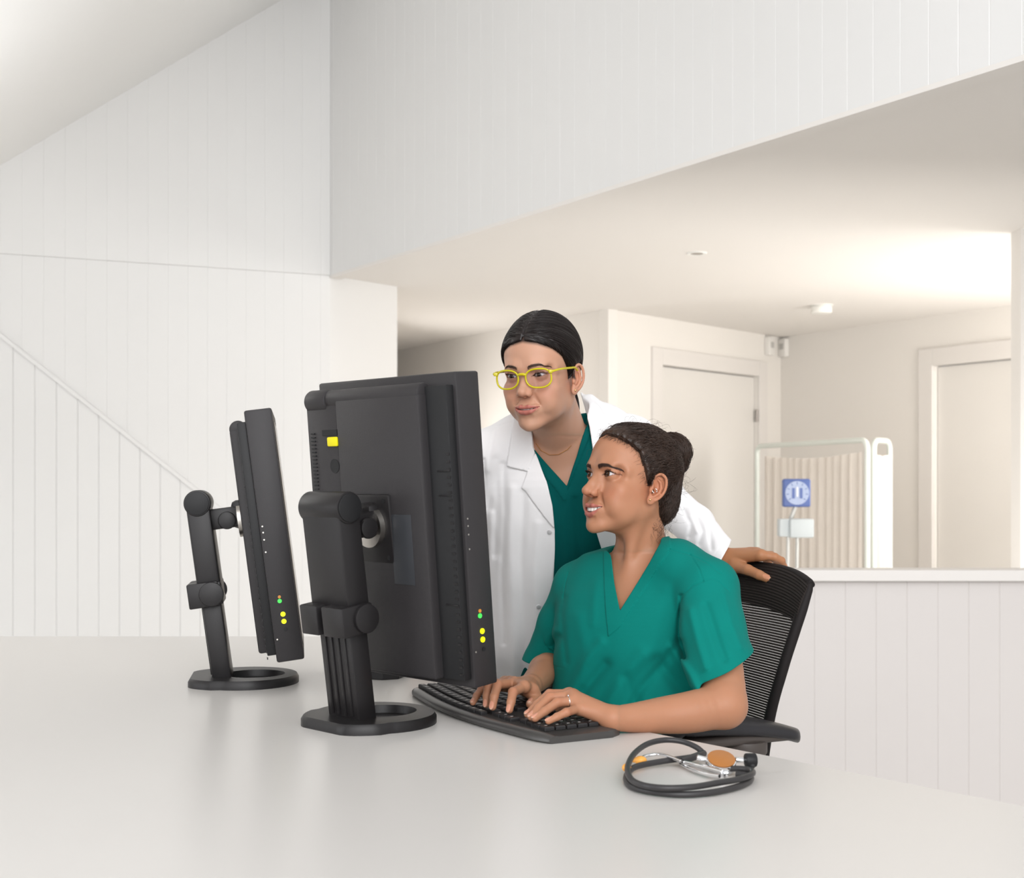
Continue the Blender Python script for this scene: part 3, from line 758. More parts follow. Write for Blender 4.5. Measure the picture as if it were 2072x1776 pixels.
# ------------------------------------------------------------------ implicit surfaces -> smooth meshes
f32 = np.float32
def smin(a, b, k):
    if k <= 0: return np.minimum(a, b)
    h = np.maximum(k - np.abs(a - b), 0) / k
    return np.minimum(a, b) - h * h * k * .25
def smax(a, b, k): return -smin(-a, -b, k)
def rotm(yaw=0, pitch=0, roll=0):
    """yaw>0 turns the face (-y) toward -x, pitch>0 looks down, roll>0 tips the head toward +x"""
    cy, sy = math.cos(-yaw), math.sin(-yaw); cp, sp = math.cos(pitch), math.sin(pitch); cr, sr = math.cos(roll), math.sin(roll)
    Rz = np.array([[cy, -sy, 0], [sy, cy, 0], [0, 0, 1]]); Rx = np.array([[1, 0, 0], [0, cp, -sp], [0, sp, cp]])
    Ry = np.array([[cr, 0, sr], [0, 1, 0], [-sr, 0, cr]])
    return Rz @ Rx @ Ry
class G:
    """ordered list of operations; points p are (N,3)"""
    def __init__(s, mirror=False, M=None, o=None, scale=1.0):
        s.ops = []; s.mirror = mirror; s.M = M; s.o = None if o is None else np.array(o, f32); s.sc = scale
    def add(s, op, k, fn, c, r):
        s.ops.append((op, k, fn, np.array(c, float), float(r))); return s
    def ell(s, c, r, op='u', k=.01, R=None):
        c_ = np.array(c, f32); r_ = np.array(r, f32)
        def fn(p):
            q = p - c_
            if R is not None: q = q @ R.astype(f32)
            a = q / r_; k0 = np.sqrt((a * a).sum(1)); b = a / r_; k1 = np.sqrt((b * b).sum(1)) + 1e-9
            return k0 * (k0 - 1) / k1
        return s.add(op, k, fn, c, max(r))
    def sph(s, c, r, op='u', k=.01):
        c_ = np.array(c, f32)
        return s.add(op, k, lambda p: np.sqrt(((p - c_) ** 2).sum(1)) - f32(r), c, r)
    def cone(s, a, b, ra, rb, op='u', k=.01, flat=None):
        """round cone; flat=(axis, factor) squashes the cross-section along a direction"""
        a_ = np.array(a, f32); b_ = np.array(b, f32); ba = b_ - a_; L2 = float(ba @ ba) + 1e-12
        if flat is not None: fx = np.array(flat[0], f32); fx /= np.linalg.norm(fx); ff = f32(1 / flat[1] - 1)
        def fn(p):
            q = p - a_; t = np.clip(q @ ba / f32(L2), 0, 1)
            d = q - t[:, None] * ba
            if flat is not None: d = d + (d @ fx * ff)[:, None] * fx
            return np.sqrt((d * d).sum(1)) - (f32(ra) + t * f32(rb - ra))
        return s.add(op, k, fn, (np.array(a, float) + np.array(b, float)) / 2, math.sqrt(L2) / 2 + max(ra, rb))
    def chain(s, pts, rs, op='u', k=.01, kk=None, flat=None):
        """polyline of round cones evaluated as one primitive (internal blend kk)"""
        pts = np.array(pts, f32); rs = [float(r) for r in (rs if hasattr(rs, '__len__') else [rs] * len(pts))]; kk = k if kk is None else kk
        if flat is not None: fx = np.array(flat[0], f32); fx /= np.linalg.norm(fx); ff = f32(1 / flat[1] - 1)
        def fn(p):
            o = None
            for i in range(len(pts) - 1):
                ba = pts[i + 1] - pts[i]; q = p - pts[i]; t = np.clip(q @ ba / (ba @ ba + f32(1e-12)), 0, 1); d = q - t[:, None] * ba
                if flat is not None: d = d + (d @ fx * ff)[:, None] * fx
                v = np.sqrt((d * d).sum(1)) - (f32(rs[i]) + t * f32(rs[i + 1] - rs[i]))
                o = v if o is None else smin(o, v, kk)
            return o
        c = (pts.max(0) + pts.min(0)) / 2; r = np.linalg.norm(pts - c, axis=1).max() + max(rs) + .002
        return s.add(op, k, fn, c, r)
    def fn(s, f, c, r, op='u', k=.01): return s.add(op, k, f, c, r)
    def loft(s, secs, yaw=0, op='u', k=.02, n=2.4):
        """secs rows: z, cx, cy, a, b ; horizontal super-elliptic sections"""
        S = np.array(secs, float); S = S[np.argsort(S[:, 0])]
        zz = np.linspace(S[0, 0], S[-1, 0], 60)
        def sm(col):   # monotone-ish cubic
            t = S[:, 0]; y = S[:, col]; m = np.gradient(y, t); out = np.empty_like(zz)
            for q, z in enumerate(zz):
                i = min(max(np.searchsorted(t, z) - 1, 0), len(t) - 2); h = t[i + 1] - t[i]; u = (z - t[i]) / h
                out[q] = (2*u**3-3*u*u+1)*y[i]+(u**3-2*u*u+u)*h*m[i]+(-2*u**3+3*u*u)*y[i+1]+(u**3-u*u)*h*m[i+1]
            return out
        T = [sm(i) for i in range(1, 5)]; cy_, sy_ = math.cos(-yaw), math.sin(-yaw); z0, z1 = S[0, 0], S[-1, 0]
        def fn(p):
            z = p[:, 2]; cx, cy, a, b = [np.interp(z, zz, t).astype(f32) for t in T]
            dx, dy = p[:, 0] - cx, p[:, 1] - cy
            u = dx * f32(cy_) + dy * f32(sy_); w = -dx * f32(sy_) + dy * f32(cy_)
            q = (np.abs(u / a) ** n + np.abs(w / b) ** n) ** (1 / n)
            l = np.sqrt(u * u + w * w) + 1e-6
            d = (q - 1) * l / np.maximum(q, .05)
            d = np.where(q < .3, -.7 * np.minimum(a, b), d)
            return smax(d, np.maximum(z - f32(z1), f32(z0) - z), .03)
        c = (S[:, 1].mean(), S[:, 2].mean(), (z0 + z1) / 2)
        return s.add(op, k, fn, c, math.hypot((z1 - z0) / 2, max(S[:, 3].max(), S[:, 4].max()) + .1))
    def group(s, g, k=.01, c=(0, 0, 0), r=9, op='u'): return s.add(op, k, g, c, r)
    def __call__(s, p):
        if s.M is not None or s.o is not None:
            q = p - (s.o if s.o is not None else 0)
            if s.M is not None: q = q @ s.M.astype(f32)
            q = q / f32(s.sc)
        else: q = p
        if s.mirror:
            q = q.copy(); q[:, 0] = np.abs(q[:, 0])
        q = q.astype(f32); cc = (q.max(0) + q.min(0)) / 2; cr = np.linalg.norm(q.max(0) - q.min(0)) / 2
        d = np.full(len(q), .5, f32)
        for (op, k, fn, c, r) in s.ops:
            if np.linalg.norm(cc - c) - cr - r > max(k, 0) + .03: continue
            v = fn(q)
            if op == 'u': d = smin(d, v, k)
            elif op == 's': d = smax(d, -v, k)
            elif op == 'i': d = smax(d, v, k)
            elif op == 'w': d = d + v
        return d * f32(s.sc)

def grad(fn, p, e=4e-4):
    g = np.empty_like(p)
    for i in range(3):
        o = np.zeros(3, p.dtype); o[i] = e
        g[:, i] = fn(p + o) - fn(p - o)
    return g / (np.linalg.norm(g, axis=1)[:, None] + 1e-9)
def project(fn, p, it=4, off=0.0, e=4e-4):
    p = np.asarray(p, f32)
    for _ in range(it):
        d = chunked(fn, p) - off; p = p - (chunked_grad(fn, p, e) * np.clip(d, -.02, .02)[:, None]).astype(f32)
    return p
POOL = ThreadPoolExecutor(4)
def _bychunks(f, p, n=20000):
    idx = [slice(i, i + n) for i in range(0, len(p), n)]
    return np.concatenate(list(POOL.map(lambda s: f(p[s]), idx))) if len(idx) > 1 else f(p)
def chunked(fn, p): return _bychunks(fn, p)
def chunked_grad(fn, p, e=4e-4): return _bychunks(lambda q: grad(fn, q, e), p)

def polygonize(fn, lo, hi, h, keep=None):
    """block-sparse surface nets. keep(p)->bool mask of block centres allowed"""
    Bn = 8; bs = Bn * h; lo = np.array(lo, float); hi = np.array(hi, float)
    nb = np.ceil((hi - lo) / bs).astype(int)
    # coarse pass
    ii = np.stack(np.meshgrid(*[np.arange(n) for n in nb], indexing='ij'), -1).reshape(-1, 3)
    sup = (ii // 6); key = (sup[:, 0] * 997 + sup[:, 1]) * 997 + sup[:, 2]; ii = ii[np.argsort(key, kind='stable')]
    key = np.sort(key, kind='stable'); cuts = np.flatnonzero(np.diff(key)) + 1
    cen = (lo + (ii + .5) * bs).astype(f32)
    parts = np.split(cen, cuts)
    dv = np.concatenate(list(POOL.map(fn, parts)))
    act = np.abs(dv) < bs * .87 * 1.45 + .002
    if keep is not None: act &= keep(cen)
    ii = ii[act]
    if len(ii) == 0: return np.zeros((0, 3)), np.zeros((0, 4), int)
    g = np.arange(Bn + 1)
    loc = np.stack(np.meshgrid(g, g, g, indexing='ij'), -1).reshape(-1, 3)
    def ev(sl):
        pts = (lo + (ii[sl][:, None, :] * Bn + loc[None]) * h).reshape(-1, 3).astype(f32)
        return fn(pts).reshape(-1, Bn + 1, Bn + 1, Bn + 1)
    sls = []; st_ = 0; sup = ii // 3
    while st_ < len(ii): sls.append(slice(st_, min(st_ + 24, len(ii)))); st_ += 24
    D = np.concatenate(list(POOL.map(ev, sls)))
    N = nb * Bn + 2
    s = D < 0
    c = s[:, :-1, :-1, :-1].astype(np.int8)
    for dx, dy, dz in ((1,0,0),(0,1,0),(1,1,0),(0,0,1),(1,0,1),(0,1,1),(1,1,1)):
        c = c + s[:, dx:Bn + dx, dy:Bn + dy, dz:Bn + dz]
    cells = np.argwhere((c > 0) & (c < 8))
    b = cells[:, 0]; L = cells[:, 1:]
    acc = np.zeros((len(cells), 3)); cnt = np.zeros(len(cells))
    corners = [(x, y, z) for x in (0, 1) for y in (0, 1) for z in (0, 1)]
    V = {q: D[b, L[:, 0] + q[0], L[:, 1] + q[1], L[:, 2] + q[2]] for q in corners}
    for q in corners:
        for ax in range(3):
            if q[ax]: continue
            r = list(q); r[ax] = 1; r = tuple(r); a_, b_ = V[q], V[r]; m = (a_ < 0) != (b_ < 0)
            t = np.where(m, a_ / np.where(m, a_ - b_, 1), 0)
            pt = np.array(q, float)[None, :].repeat(len(cells), 0); pt[:, ax] += t
            acc[m] += pt[m]; cnt[m] += 1
    G_ = ii[b] * Bn + L
    verts = lo + (G_ + acc / cnt[:, None]) * h
    ids = (G_[:, 0].astype(np.int64) * N[1] + G_[:, 1]) * N[2] + G_[:, 2]
    order = np.argsort(ids); sid = ids[order]
    def look(gi):
        k = (gi[:, 0].astype(np.int64) * N[1] + gi[:, 1]) * N[2] + gi[:, 2]
        pos = np.clip(np.searchsorted(sid, k), 0, len(sid) - 1); ok = sid[pos] == k
        return np.where(ok, order[pos], -1)
    quads = []
    for ax in range(3):
        sl0 = [slice(None)] + [slice(0, Bn)] * 3; sl1 = list(sl0); sl1[ax + 1] = slice(1, Bn + 1)
        a_ = s[tuple(sl0)]; b_ = s[tuple(sl1)]; e = np.argwhere(a_ != b_)
        flip = a_[tuple(e.T)]; gi = ii[e[:, 0]] * Bn + e[:, 1:]
        o1 = [0, 0, 0]; o2 = [0, 0, 0]; o1[(ax + 1) % 3] = 1; o2[(ax + 2) % 3] = 1; o1 = np.array(o1); o2 = np.array(o2)
        q = np.stack([look(gi - o1 - o2), look(gi - o2), look(gi), look(gi - o1)], 1)
        q[~flip] = q[~flip][:, ::-1]
        quads.append(q[(q >= 0).all(1)])
    quads = np.concatenate(quads)
    return verts, quads
def relax(fn, v):
    p = v.astype(f32); return project(fn, p, 2, 0.0, 6e-4)
def mesh_from(fn, lo, hi, h, keep=None, proj=True):
    v, q = polygonize(fn, lo, hi, h, keep)
    if proj and len(v): v = relax(fn, v)
    return v, q
def join(parts):
    vs, fs, n = [], [], 0
    for v, f in parts: vs.append(v); fs.append(f + n); n += len(v)
    return np.concatenate(vs), np.concatenate(fs)
def srgb(r, g, b):
    c = np.array([r, g, b], float) / 255; return np.where(c < .04045, c / 12.92, ((c + .055) / 1.055) ** 2.4)
def proj_px(p):
    return CX + F * p[:, 0] / p[:, 1], HY - F * (p[:, 2] - CZ) / p[:, 1]
def poly_sd(u, v, poly):
    """signed distance (px) to polygon"""
    poly = np.array(poly, float); n = len(poly); d = np.full(len(u), 1e18); s = np.ones(len(u))
    for i in range(n):
        a = poly[i]; b = poly[i - 1]; ex, ey = b - a; wx, wy = u - a[0], v - a[1]
        t = np.clip((wx * ex + wy * ey) / (ex * ex + ey * ey + 1e-9), 0, 1); bx, by = wx - ex * t, wy - ey * t
        d = np.minimum(d, bx * bx + by * by)
        c1 = v >= a[1]; c2 = v < b[1]; c3 = ex * wy > ey * wx
        fl = (c1 & c2 & c3) | (~c1 & ~c2 & ~c3); s = np.where(fl, -s, s)
    return s * np.sqrt(d)
def seg_d(u, v, pl):
    """distance (px) to polyline"""
    pl = np.array(pl, float); d = np.full(len(u), 1e18)
    for i in range(len(pl) - 1):
        a, b = pl[i], pl[i + 1]; ex, ey = b - a; wx, wy = u - a[0], v - a[1]
        t = np.clip((wx * ex + wy * ey) / (ex * ex + ey * ey + 1e-9), 0, 1); d = np.minimum(d, (wx - ex * t) ** 2 + (wy - ey * t) ** 2)
    return np.sqrt(d)
def sstep(x, a, b): t = np.clip((x - a) / (b - a), 0, 1); return t * t * (3 - 2 * t)
def vnoise(p, s, seed=0):
    """cheap smooth noise from summed sines"""
    r = np.random.RandomState(seed); o = np.zeros(len(p))
    for i in range(6):
        w = r.normal(size=3) * s; o += np.sin(p @ w + r.uniform(0, 6.28))
    return (o / 6).astype(f32)
def strands_mesh(paths, rad, k=3, taper=True):
    """paths (n,m,3) -> tubes as one vertex/face array"""
    paths = np.asarray(paths, float); n, m, _ = paths.shape
    t = np.gradient(paths, axis=1); t /= np.linalg.norm(t, axis=2)[..., None] + 1e-9
    ref = np.random.RandomState(1).normal(size=(n, 1, 3)); a = np.cross(t, ref); a /= np.linalg.norm(a, axis=2)[..., None] + 1e-9
    b = np.cross(t, a); rr = np.broadcast_to(np.asarray(rad, float).reshape(-1, 1) if np.ndim(rad) else rad, (n, m)).copy()
    if taper: rr *= np.clip(np.minimum(np.linspace(.5, 3, m), np.linspace(2.5, .25, m)), 0, 1)[None]
    V = []
    for j in range(k):
        w = 2 * PI * j / k; V.append(paths + rr[..., None] * (math.cos(w) * a + math.sin(w) * b))
    V = np.stack(V, 2).reshape(-1, 3)
    base = (np.arange(n)[:, None, None] * m + np.arange(m - 1)[None, :, None]) * k + np.arange(k)[None, None]
    nx = (np.arange(n)[:, None, None] * m + np.arange(m - 1)[None, :, None]) * k + ((np.arange(k) + 1) % k)[None, None]
    Q = np.stack([base, nx, nx + k, base + k], -1).reshape(-1, 4)
    return V, Q
# ------------------------------------------------------------------ heads (local frame: face looks -y, +x is the person's left, origin between the eyes' level)
def head_sdf(o, R, sc, P_):
    """P_: parameters"""
    g = G(mirror=True, M=R, o=o, scale=sc)
    cr_ = P_.get('cran', (0, 0)); g.ell((0, .009, .026 + cr_[1]), (.0725, .083 + cr_[0], .075 + cr_[1]), k=0)
    g.ell((0, -.037, .034), (.060, .056, .060), k=.02)
    g.ell((0, -.030, -.025), (.0600, .056, .070), k=.02)
    g.ell((0, -.036, -.066), (P_.get('jw', .046), .048, .042), k=.02)
    g.cone((P_.get('gon', .0465), .002, -.050), (.014, -.076, -.096), .0145, .0125, k=.022)
    g.sph((0, -.0845, -.1005), .0135, k=.014)
    g.ell((.0415, -.064, -.030), (.019, .016, .017), k=.02)                # cheekbone
    g.ell((.030, -.0735, -.048), (.017, .013, .014), k=.016)              # cheek apple
    g.chain([(0, -.0855, .014), (.018, -.0840, .0185), (.036, -.0745, .0165), (.050, -.058, .008)], [.0075, .0085, .0085, .007], k=.014)
    g.ell((.0305, -.1010, -.0005), (.0175, .0155, .0105), 's', k=.010)  # socket
    g.ell((.0500, -.0735, .004), (.012, .010, .012), 's', k=.012)
    # muzzle
    g.ell((0, -.0790, -.0690), (.030, .0215, .021), k=.012)
    # nose
    nt = P_.get('nt', (-.1125, -.0400)); nw = P_.get('nw', 1.0); nz = P_.get('nz', 0)
    g.chain([(0, -.0830, .012), (0, -.0875, .000), (0, -.0985, -.018), (0, nt[0] + .0015, nt[1])], [.0075, .0062, .0068, .0092], k=.010, kk=.004)
    g.cone((0, nt[0] + .004, nt[1] + .001), (0, -.097, -.0465 + nz), .0085, .0060, k=.004)
    g.chain([(.0070, -.0840, -.006), (.0095, -.0890, -.022), (.0105, -.0930, -.036 + nz)], [.0060, .0068, .0070], k=.010, kk=.004)
    g.ell((.0108 * nw, -.0975, -.0440 + nz), (.0062, .0095, .0066), k=.0050)     # wing
    g.chain([(.0172 * nw, -.0935, -.0390 + nz), (.0182 * nw, -.0905, -.0460 + nz)], [.0006, .0010], 's', k=.0045)
    g.ell((.0066 * nw, -.1030, -.0512 + nz), (.0040, .0072, .0046), 's', k=.0014, R=rotm(.35, 0, 0).T)  # nostril
    # nasolabial fold
    sm = P_.get('fold', .0016)
    g.chain([(.0185 * nw, -.0900, -.0430), (.0245, -.0885, -.0540), (.0315, -.0800, -.0660)], [sm, sm, sm * .8], 's', k=.009, kk=.002)
    g.ell((.0355, -.0700, -.0600), (.013, .010, .013), k=.010)
    g.ell((P_.get('chk', .044), -.047, -.058), (.017, .026, .028), k=.022)
    # chin crease and philtrum
    g.chain([(0, -.1015, -.0865), (.012, -.0975, -.0855)], [.0014, .001], 's', k=.008, kk=.002)
    g.chain([(0, -.1052, -.0535), (0, -.1060, -.0600)], [.0010, .0014], 's', k=.0035, kk=.001)
    # lips
    w = P_['mw']; zc = P_['mz']; cu = P_['curl']; op = P_['open']; my = P_.get('my', -.0975); lt = P_.get('lipt', 1)
    yc = my + .0135
    up = [(0, my - .0035, zc + .0036), (w * .33, my - .0030, zc + .0046 + cu * .1), (w * .7, my + .0035, zc + .0028 + cu * .5), (w, yc, zc + cu)]
    lo_ = [(0, my - .0015, zc - op - .0048), (w * .38, my - .0002, zc - op * .86 - .0045 + cu * .2), (w * .72, my + .0050, zc - op * .45 - .0026 + cu * .55), (w, yc, zc + cu)]
    g.chain(up, [.0038 * lt, .0040 * lt, .0030 * lt, .0007], k=.0030, kk=.003)
    g.chain(lo_, [.0052 * lt, .0047 * lt, .0033 * lt, .0007], k=.0030, kk=.003)
    def mouth(p):
        x = p[:, 0] / w; zu = zc + cu * x * x + P_.get('uplift', 0) * (1 - x * x); zl = zc - op * (1 - x * x) ** .8 if False else zc - op * np.maximum(1 - x * x, 0) + cu * x * x
        d = np.maximum(p[:, 2] - zu, zl - p[:, 2] - .0003); d = np.maximum(d, p[:, 0] - w * .95)
        return np.maximum(d, p[:, 1] - (-.0800 + .25 * p[:, 0])).astype(f32)
    g.fn(mouth, (0, -.095, zc), .035, 's', .0012)
    # eyelids
    ex, ey, ez = EYE; rr = .0134
    g.sph((ex, ey, ez), rr, k=.0045)
    g.ell((ex, ey + .001, ez + .0065), (.0165, .0125, .0075), k=.004)    # lid fold above
    hu, hl = P_['eu'], P_['el']
    def zup(x):  # x measured from the eye centre, outward positive
        return ez + hu * (1 - np.abs(x / .0142) ** 2.2) + .0012 * x / .014
    def zlo(x): return ez - hl * (1 - np.abs(x / .0142) ** 2.0) + .0012 * x / .014
    def opening(p):
        x = p[:, 0] - ex
        d = np.maximum(p[:, 2] - zup(x), zlo(x) - p[:, 2]); d = np.maximum(d, np.abs(x) - .0142)
        return np.maximum(d, p[:, 1] - (ey - .003)).astype(f32)
    cr = []
    for x in (-.011, -.006, 0, .006, .011):
        zz = float(zup(np.array(x))) if abs(x) < .0142 else ez + .001
        zz += .0030; ll = max(rr ** 2 - x * x - (zz - ez) ** 2, 1e-6) ** .5; cr.append((ex + x, ey - ll - .0012, zz))
    g.chain(cr, [.0007] * 5, 's', k=.0022, kk=.0005)
    g.fn(opening, (ex, ey - .01, ez), .02, 's', .0007)
    # ear
    E = ear_frame()
    def ep(u, v, n): return E[0] + u * E[1] + v * E[2] + n * E[3]
    RE = np.stack([E[1], E[2], E[3]], 1)
    g.ell(ep(.001, .002, .001), (.0145, .0270, .0045), k=.006, R=RE)
    g.ell(ep(-.005, -.024, .001), (.0080, .0100, .0042), k=.006, R=RE)
    g.ell(ep(-.001, .003, .0085), (.0105, .0205, .0068), 's', k=.002, R=RE)
    g.ell(ep(-.004, -.006, .0045), (.0070, .0090, .0070), 's', k=.002, R=RE)
    hx = [ep(-.0085, -.001, .004), ep(-.0125, .010, .0040), ep(-.0095, .0225, .0055), ep(.000, .0290, .0065), ep(.0100, .0245, .0072), ep(.0148, .0120, .0078), ep(.0145, -.002, .0074), ep(.0100, -.0140, .0060), ep(.0030, -.0225, .0040)]
    hx = spline(hx, 3); g.chain(hx, list(np.interp(np.linspace(0, 8, len(hx)), range(9), [.0020, .0023, .0026, .0028, .0029, .0027, .0025, .0025, .0028])), k=.0018, kk=.001)
    g.chain([ep(-.004, .018, .0042), ep(.0035, .0130, .0050), ep(.0075, .003, .0052), ep(.0060, -.0075, .0048), ep(.0000, -.0150, .0045)], [.0018, .0026, .0030, .0028, .0028], k=.0025, kk=.002)
    g.ell(ep(-.0110, -.0055, .0035), (.0035, .0058, .0032), k=.003, R=RE)
    return g
EYE = (.0308, -.0745, .0)
def ear_frame():
    c = np.array([.0735, .001, -.018])
    n = np.array([.90, -.26, .05]); n /= np.linalg.norm(n)
    v = np.array([0, .22, 1.]); v -= n * (v @ n); v /= np.linalg.norm(v); u = np.cross(v, n); u /= np.linalg.norm(u)
    if u[1] < 0: u = -u
    return c, u, v, n
def to_loc(p, o, R, sc): return ((p - np.array(o)) @ R) / sc
def to_wld(q, o, R, sc): return (np.array(q) * sc) @ R.T + np.array(o)

def head_color(q, P_, base, lip, nailfn=None):
    """q: local coordinates -> vertex colour"""
    n = len(q); x = np.abs(q[:, 0]); y = q[:, 1]; z = q[:, 2]
    col = np.tile(np.array(base), (n, 1)).astype(float)
    def blend(c, m): 
        nonlocal col
        col = col * (1 - m[:, None]) + np.array(c)[None] * m[:, None]
    base = np.array(base)
    face = (y < -.03) & (z > -.13)
    d = np.sqrt(((q - np.array([0, 0, 0])) * 0).sum(1))
    ck = np.exp(-(((x - .040) / .020) ** 2 + ((z + .036) / .018) ** 2)) * face
    blend(base * np.array([1.08, .78, .76]), ck * .42)
    ns = np.exp(-((x / .016) ** 2 + ((z + .044) / .012) ** 2 + ((y + .108) / .02) ** 2)); blend(base * np.array([1.08, .78, .74]), ns * .5)
    ue = np.exp(-(((x - .030) / .015) ** 2 + ((z + .013) / .005) ** 2)) * face; blend(base * np.array([.86, .78, .80]), ue * .35)
    lidm = np.exp(-(((x - .031) / .014) ** 2 + ((z - .008) / .005) ** 2)) * face; blend(base * np.array([.80, .66, .64]), lidm * .35)
    E = ear_frame(); de = np.linalg.norm(np.stack([x, y, z], 1) - E[0], axis=1); blend(base * np.array([1.02, .72, .62]), np.exp(-(de / .03) ** 4) * .5)
    # lips
    w = P_['mw']; zc = P_['mz']; cu = P_['curl']; op = P_['open']
    xs = np.clip(x / w, 0, 1)
    top = zc + .0088 - .0030 * np.exp(-(x / .0045) ** 2) + .0012 * np.exp(-((x - .008) / .004) ** 2) - .0088 * xs ** 1.6 + cu * xs * xs + .0004
    bot = zc - op - .0108 + (.0108 + op) * xs ** 2.2 + cu * xs * xs
    m = sstep(top - z, -.0006, .0008) * sstep(z - bot, -.0006, .0010) * (x < w * 1.02) * (y < -.078)
    blend(lip, m * .85)
    inside = ((z < zc + cu * xs * xs + .0001) & (z > zc - op * (1 - xs ** 2) + cu * xs * xs - .0002) & (x < w) & (y < -.07) & (y > -.0965 + .0135 * xs ** 2)) ; 
    blend(np.array([.05, .012, .012]), inside * .9)
    # lash line
    ex, ey, ez = EYE; hu, hl = P_['eu'], P_['el']; t = x - ex
    zu = ez + hu * (1 - np.abs(t / .0142) ** 2.2) + .0012 * t / .014; zl = ez - hl * (1 - np.abs(t / .0142) ** 2) + .0012 * t / .014
    near = (np.abs(t) < .0158) & (y < -.06)
    blend(np.array([.03, .016, .012]), np.exp(-((z - zu - .0002) / .0009) ** 2) * near * .95)
    blend(base * np.array([.45, .30, .28]), np.exp(-((z - zl + .0001) / .0008) ** 2) * near * .55)
    # nostril interior
    dn = ((x - .0066) / .004) ** 2 + ((y + .1030) / .007) ** 2 + ((z + .0505 - P_.get('nz', 0)) / .004) ** 2
    blend(base * np.array([.3, .15, .12]), np.exp(-dn * 1.2) * .8)
    # scalp darkens under the hairline roots
    if 'tab' in P_:
        azh = np.arctan2(x, -y); ln = hair_region(azh, P_['tab']); blend(P_['hcol'], sstep(z - ln, -.0050, .0035) * .95 * (azh < 1.45)); blend(P_['hcol'], sstep(z - ln, -.001, .004) * .95 * (azh >= 1.75))
    # soft eyebrow shading under the hairs
    bx = np.array([.0125, .022, .034, .046]); bz = P_['brow']
    bc = np.interp(x, bx, bz); th = np.interp(x, bx, P_.get('browth', [.0036, .0042, .0034, .0012]))
    mb_ = np.exp(-((z - bc) / th) ** 4) * sstep(x, .0105, .014) * (1 - sstep(x, .045, .048)) * (y < -.04)
    blend(P_['browcol'], mb_ * P_.get('browmix', .62))
    return col

def iris_eye(name, o, R, sc, side, look, parent, icol, m_cache={}):
    """eyeball with procedural iris; look: local direction"""
    key = 'eye_' + icol[0]
    if key not in m_cache:
        m = bpy.data.materials.new(key); m.use_nodes = True; nt = m.node_tree; b = nt.nodes['Principled BSDF']
        a = nt.nodes.new('ShaderNodeVertexColor'); a.layer_name = 'Col'; nt.links.new(a.outputs['Color'], b.inputs['Base Color'])
        b.inputs['Roughness'].default_value = .04; b.inputs['Specular IOR Level'].default_value = .35
        m_cache[key] = m
    r = .0121; v = []; f = []; k = 64; hN = 60; cols = []
    l = np.array(look, float); l /= np.linalg.norm(l); u = np.cross(l, [0, 0, 1]); u /= np.linalg.norm(u); w = np.cross(u, l)
    for i in range(hN + 1):
        a = PI * (i / hN) ** 1.3
        rr = r + (.0007 * max(0, 1 - (a / .5) ** 2))
        for j in range(k):
            t = 2 * PI * j / k
            v.append(rr * (math.cos(a) * l + math.sin(a) * (math.cos(t) * u + math.sin(t) * w)))
            ang = a * r
            if ang < .0021: c = (.004, .003, .003)
            elif ang < .0056:
                s = (ang - .0021) / .0035; n_ = .75 + .5 * abs(math.sin(j * 2.7) * math.cos(j * 1.3)); c = tuple(np.array(icol[1]) * n_ * (1.2 - .5 * s) if s < .85 else np.array(icol[1]) * .25)
            elif ang < .0062: c = tuple(np.array((.30, .27, .26)))
            else: c = (.60, .56, .55) if ang < .0105 else (.50, .34, .32)
            cols.append(c)
    for i in range(hN):
        for j in range(k): f.append((i * k + j, (i + 1) * k + j, (i + 1) * k + (j + 1) % k, i * k + (j + 1) % k))
    c = np.array([EYE[0] * side, EYE[1], EYE[2]])
    V = to_wld(np.array(v) + c, o, R, sc)
    return obj(name, V, f, m_cache[key], parent, world=True, colors=np.array(cols))

def brow_strands(fn, o, R, sc, P_, seed, n=230, sides=(-1, 1)):
    rs = np.random.RandomState(seed); paths = []
    bx = np.array([.0125, .022, .034, .046]); bz = np.array(P_['brow']); th = np.array(P_.get('browth', [.0036, .0042, .0034, .0012]))
    for side in sides:
        x = rs.uniform(.0115, .0465, n); c = np.interp(x, bx, bz); t = np.interp(x, bx, th)
        z = c + rs.uniform(-.85, .75, n) * t
        ang = np.interp(x, [.012, .02, .034, .047], [1.25, .65, .12, -.45]) + rs.normal(0, .12, n) - (z - c) / t * .35
        L = rs.uniform(.0045, .0075, n); st = []
        for k in range(5):
            s = k / 4; st.append(np.stack([side * (x + np.cos(ang) * L * s), np.full(n, -.085), z + np.sin(ang - .4 * s) * L * s], 1))
        paths.append(np.stack(st, 1))
    p = np.concatenate(paths); n_, m_, _ = p.shape
    q = to_wld(p.reshape(-1, 3), o, R, sc)
    # march along the local y axis onto the surface
    q = q.astype(f32); dirw = (np.array([0, 1, 0]) @ R.T).astype(f32)
    q = q - dirw * .03
    for _ in range(14): q = q + dirw * np.clip(chunked(fn, q), -.02, .02)[:, None] * .9
    q = q - dirw * .0003
    return strands_mesh(q.reshape(n_, m_, 3), .00016, 3)
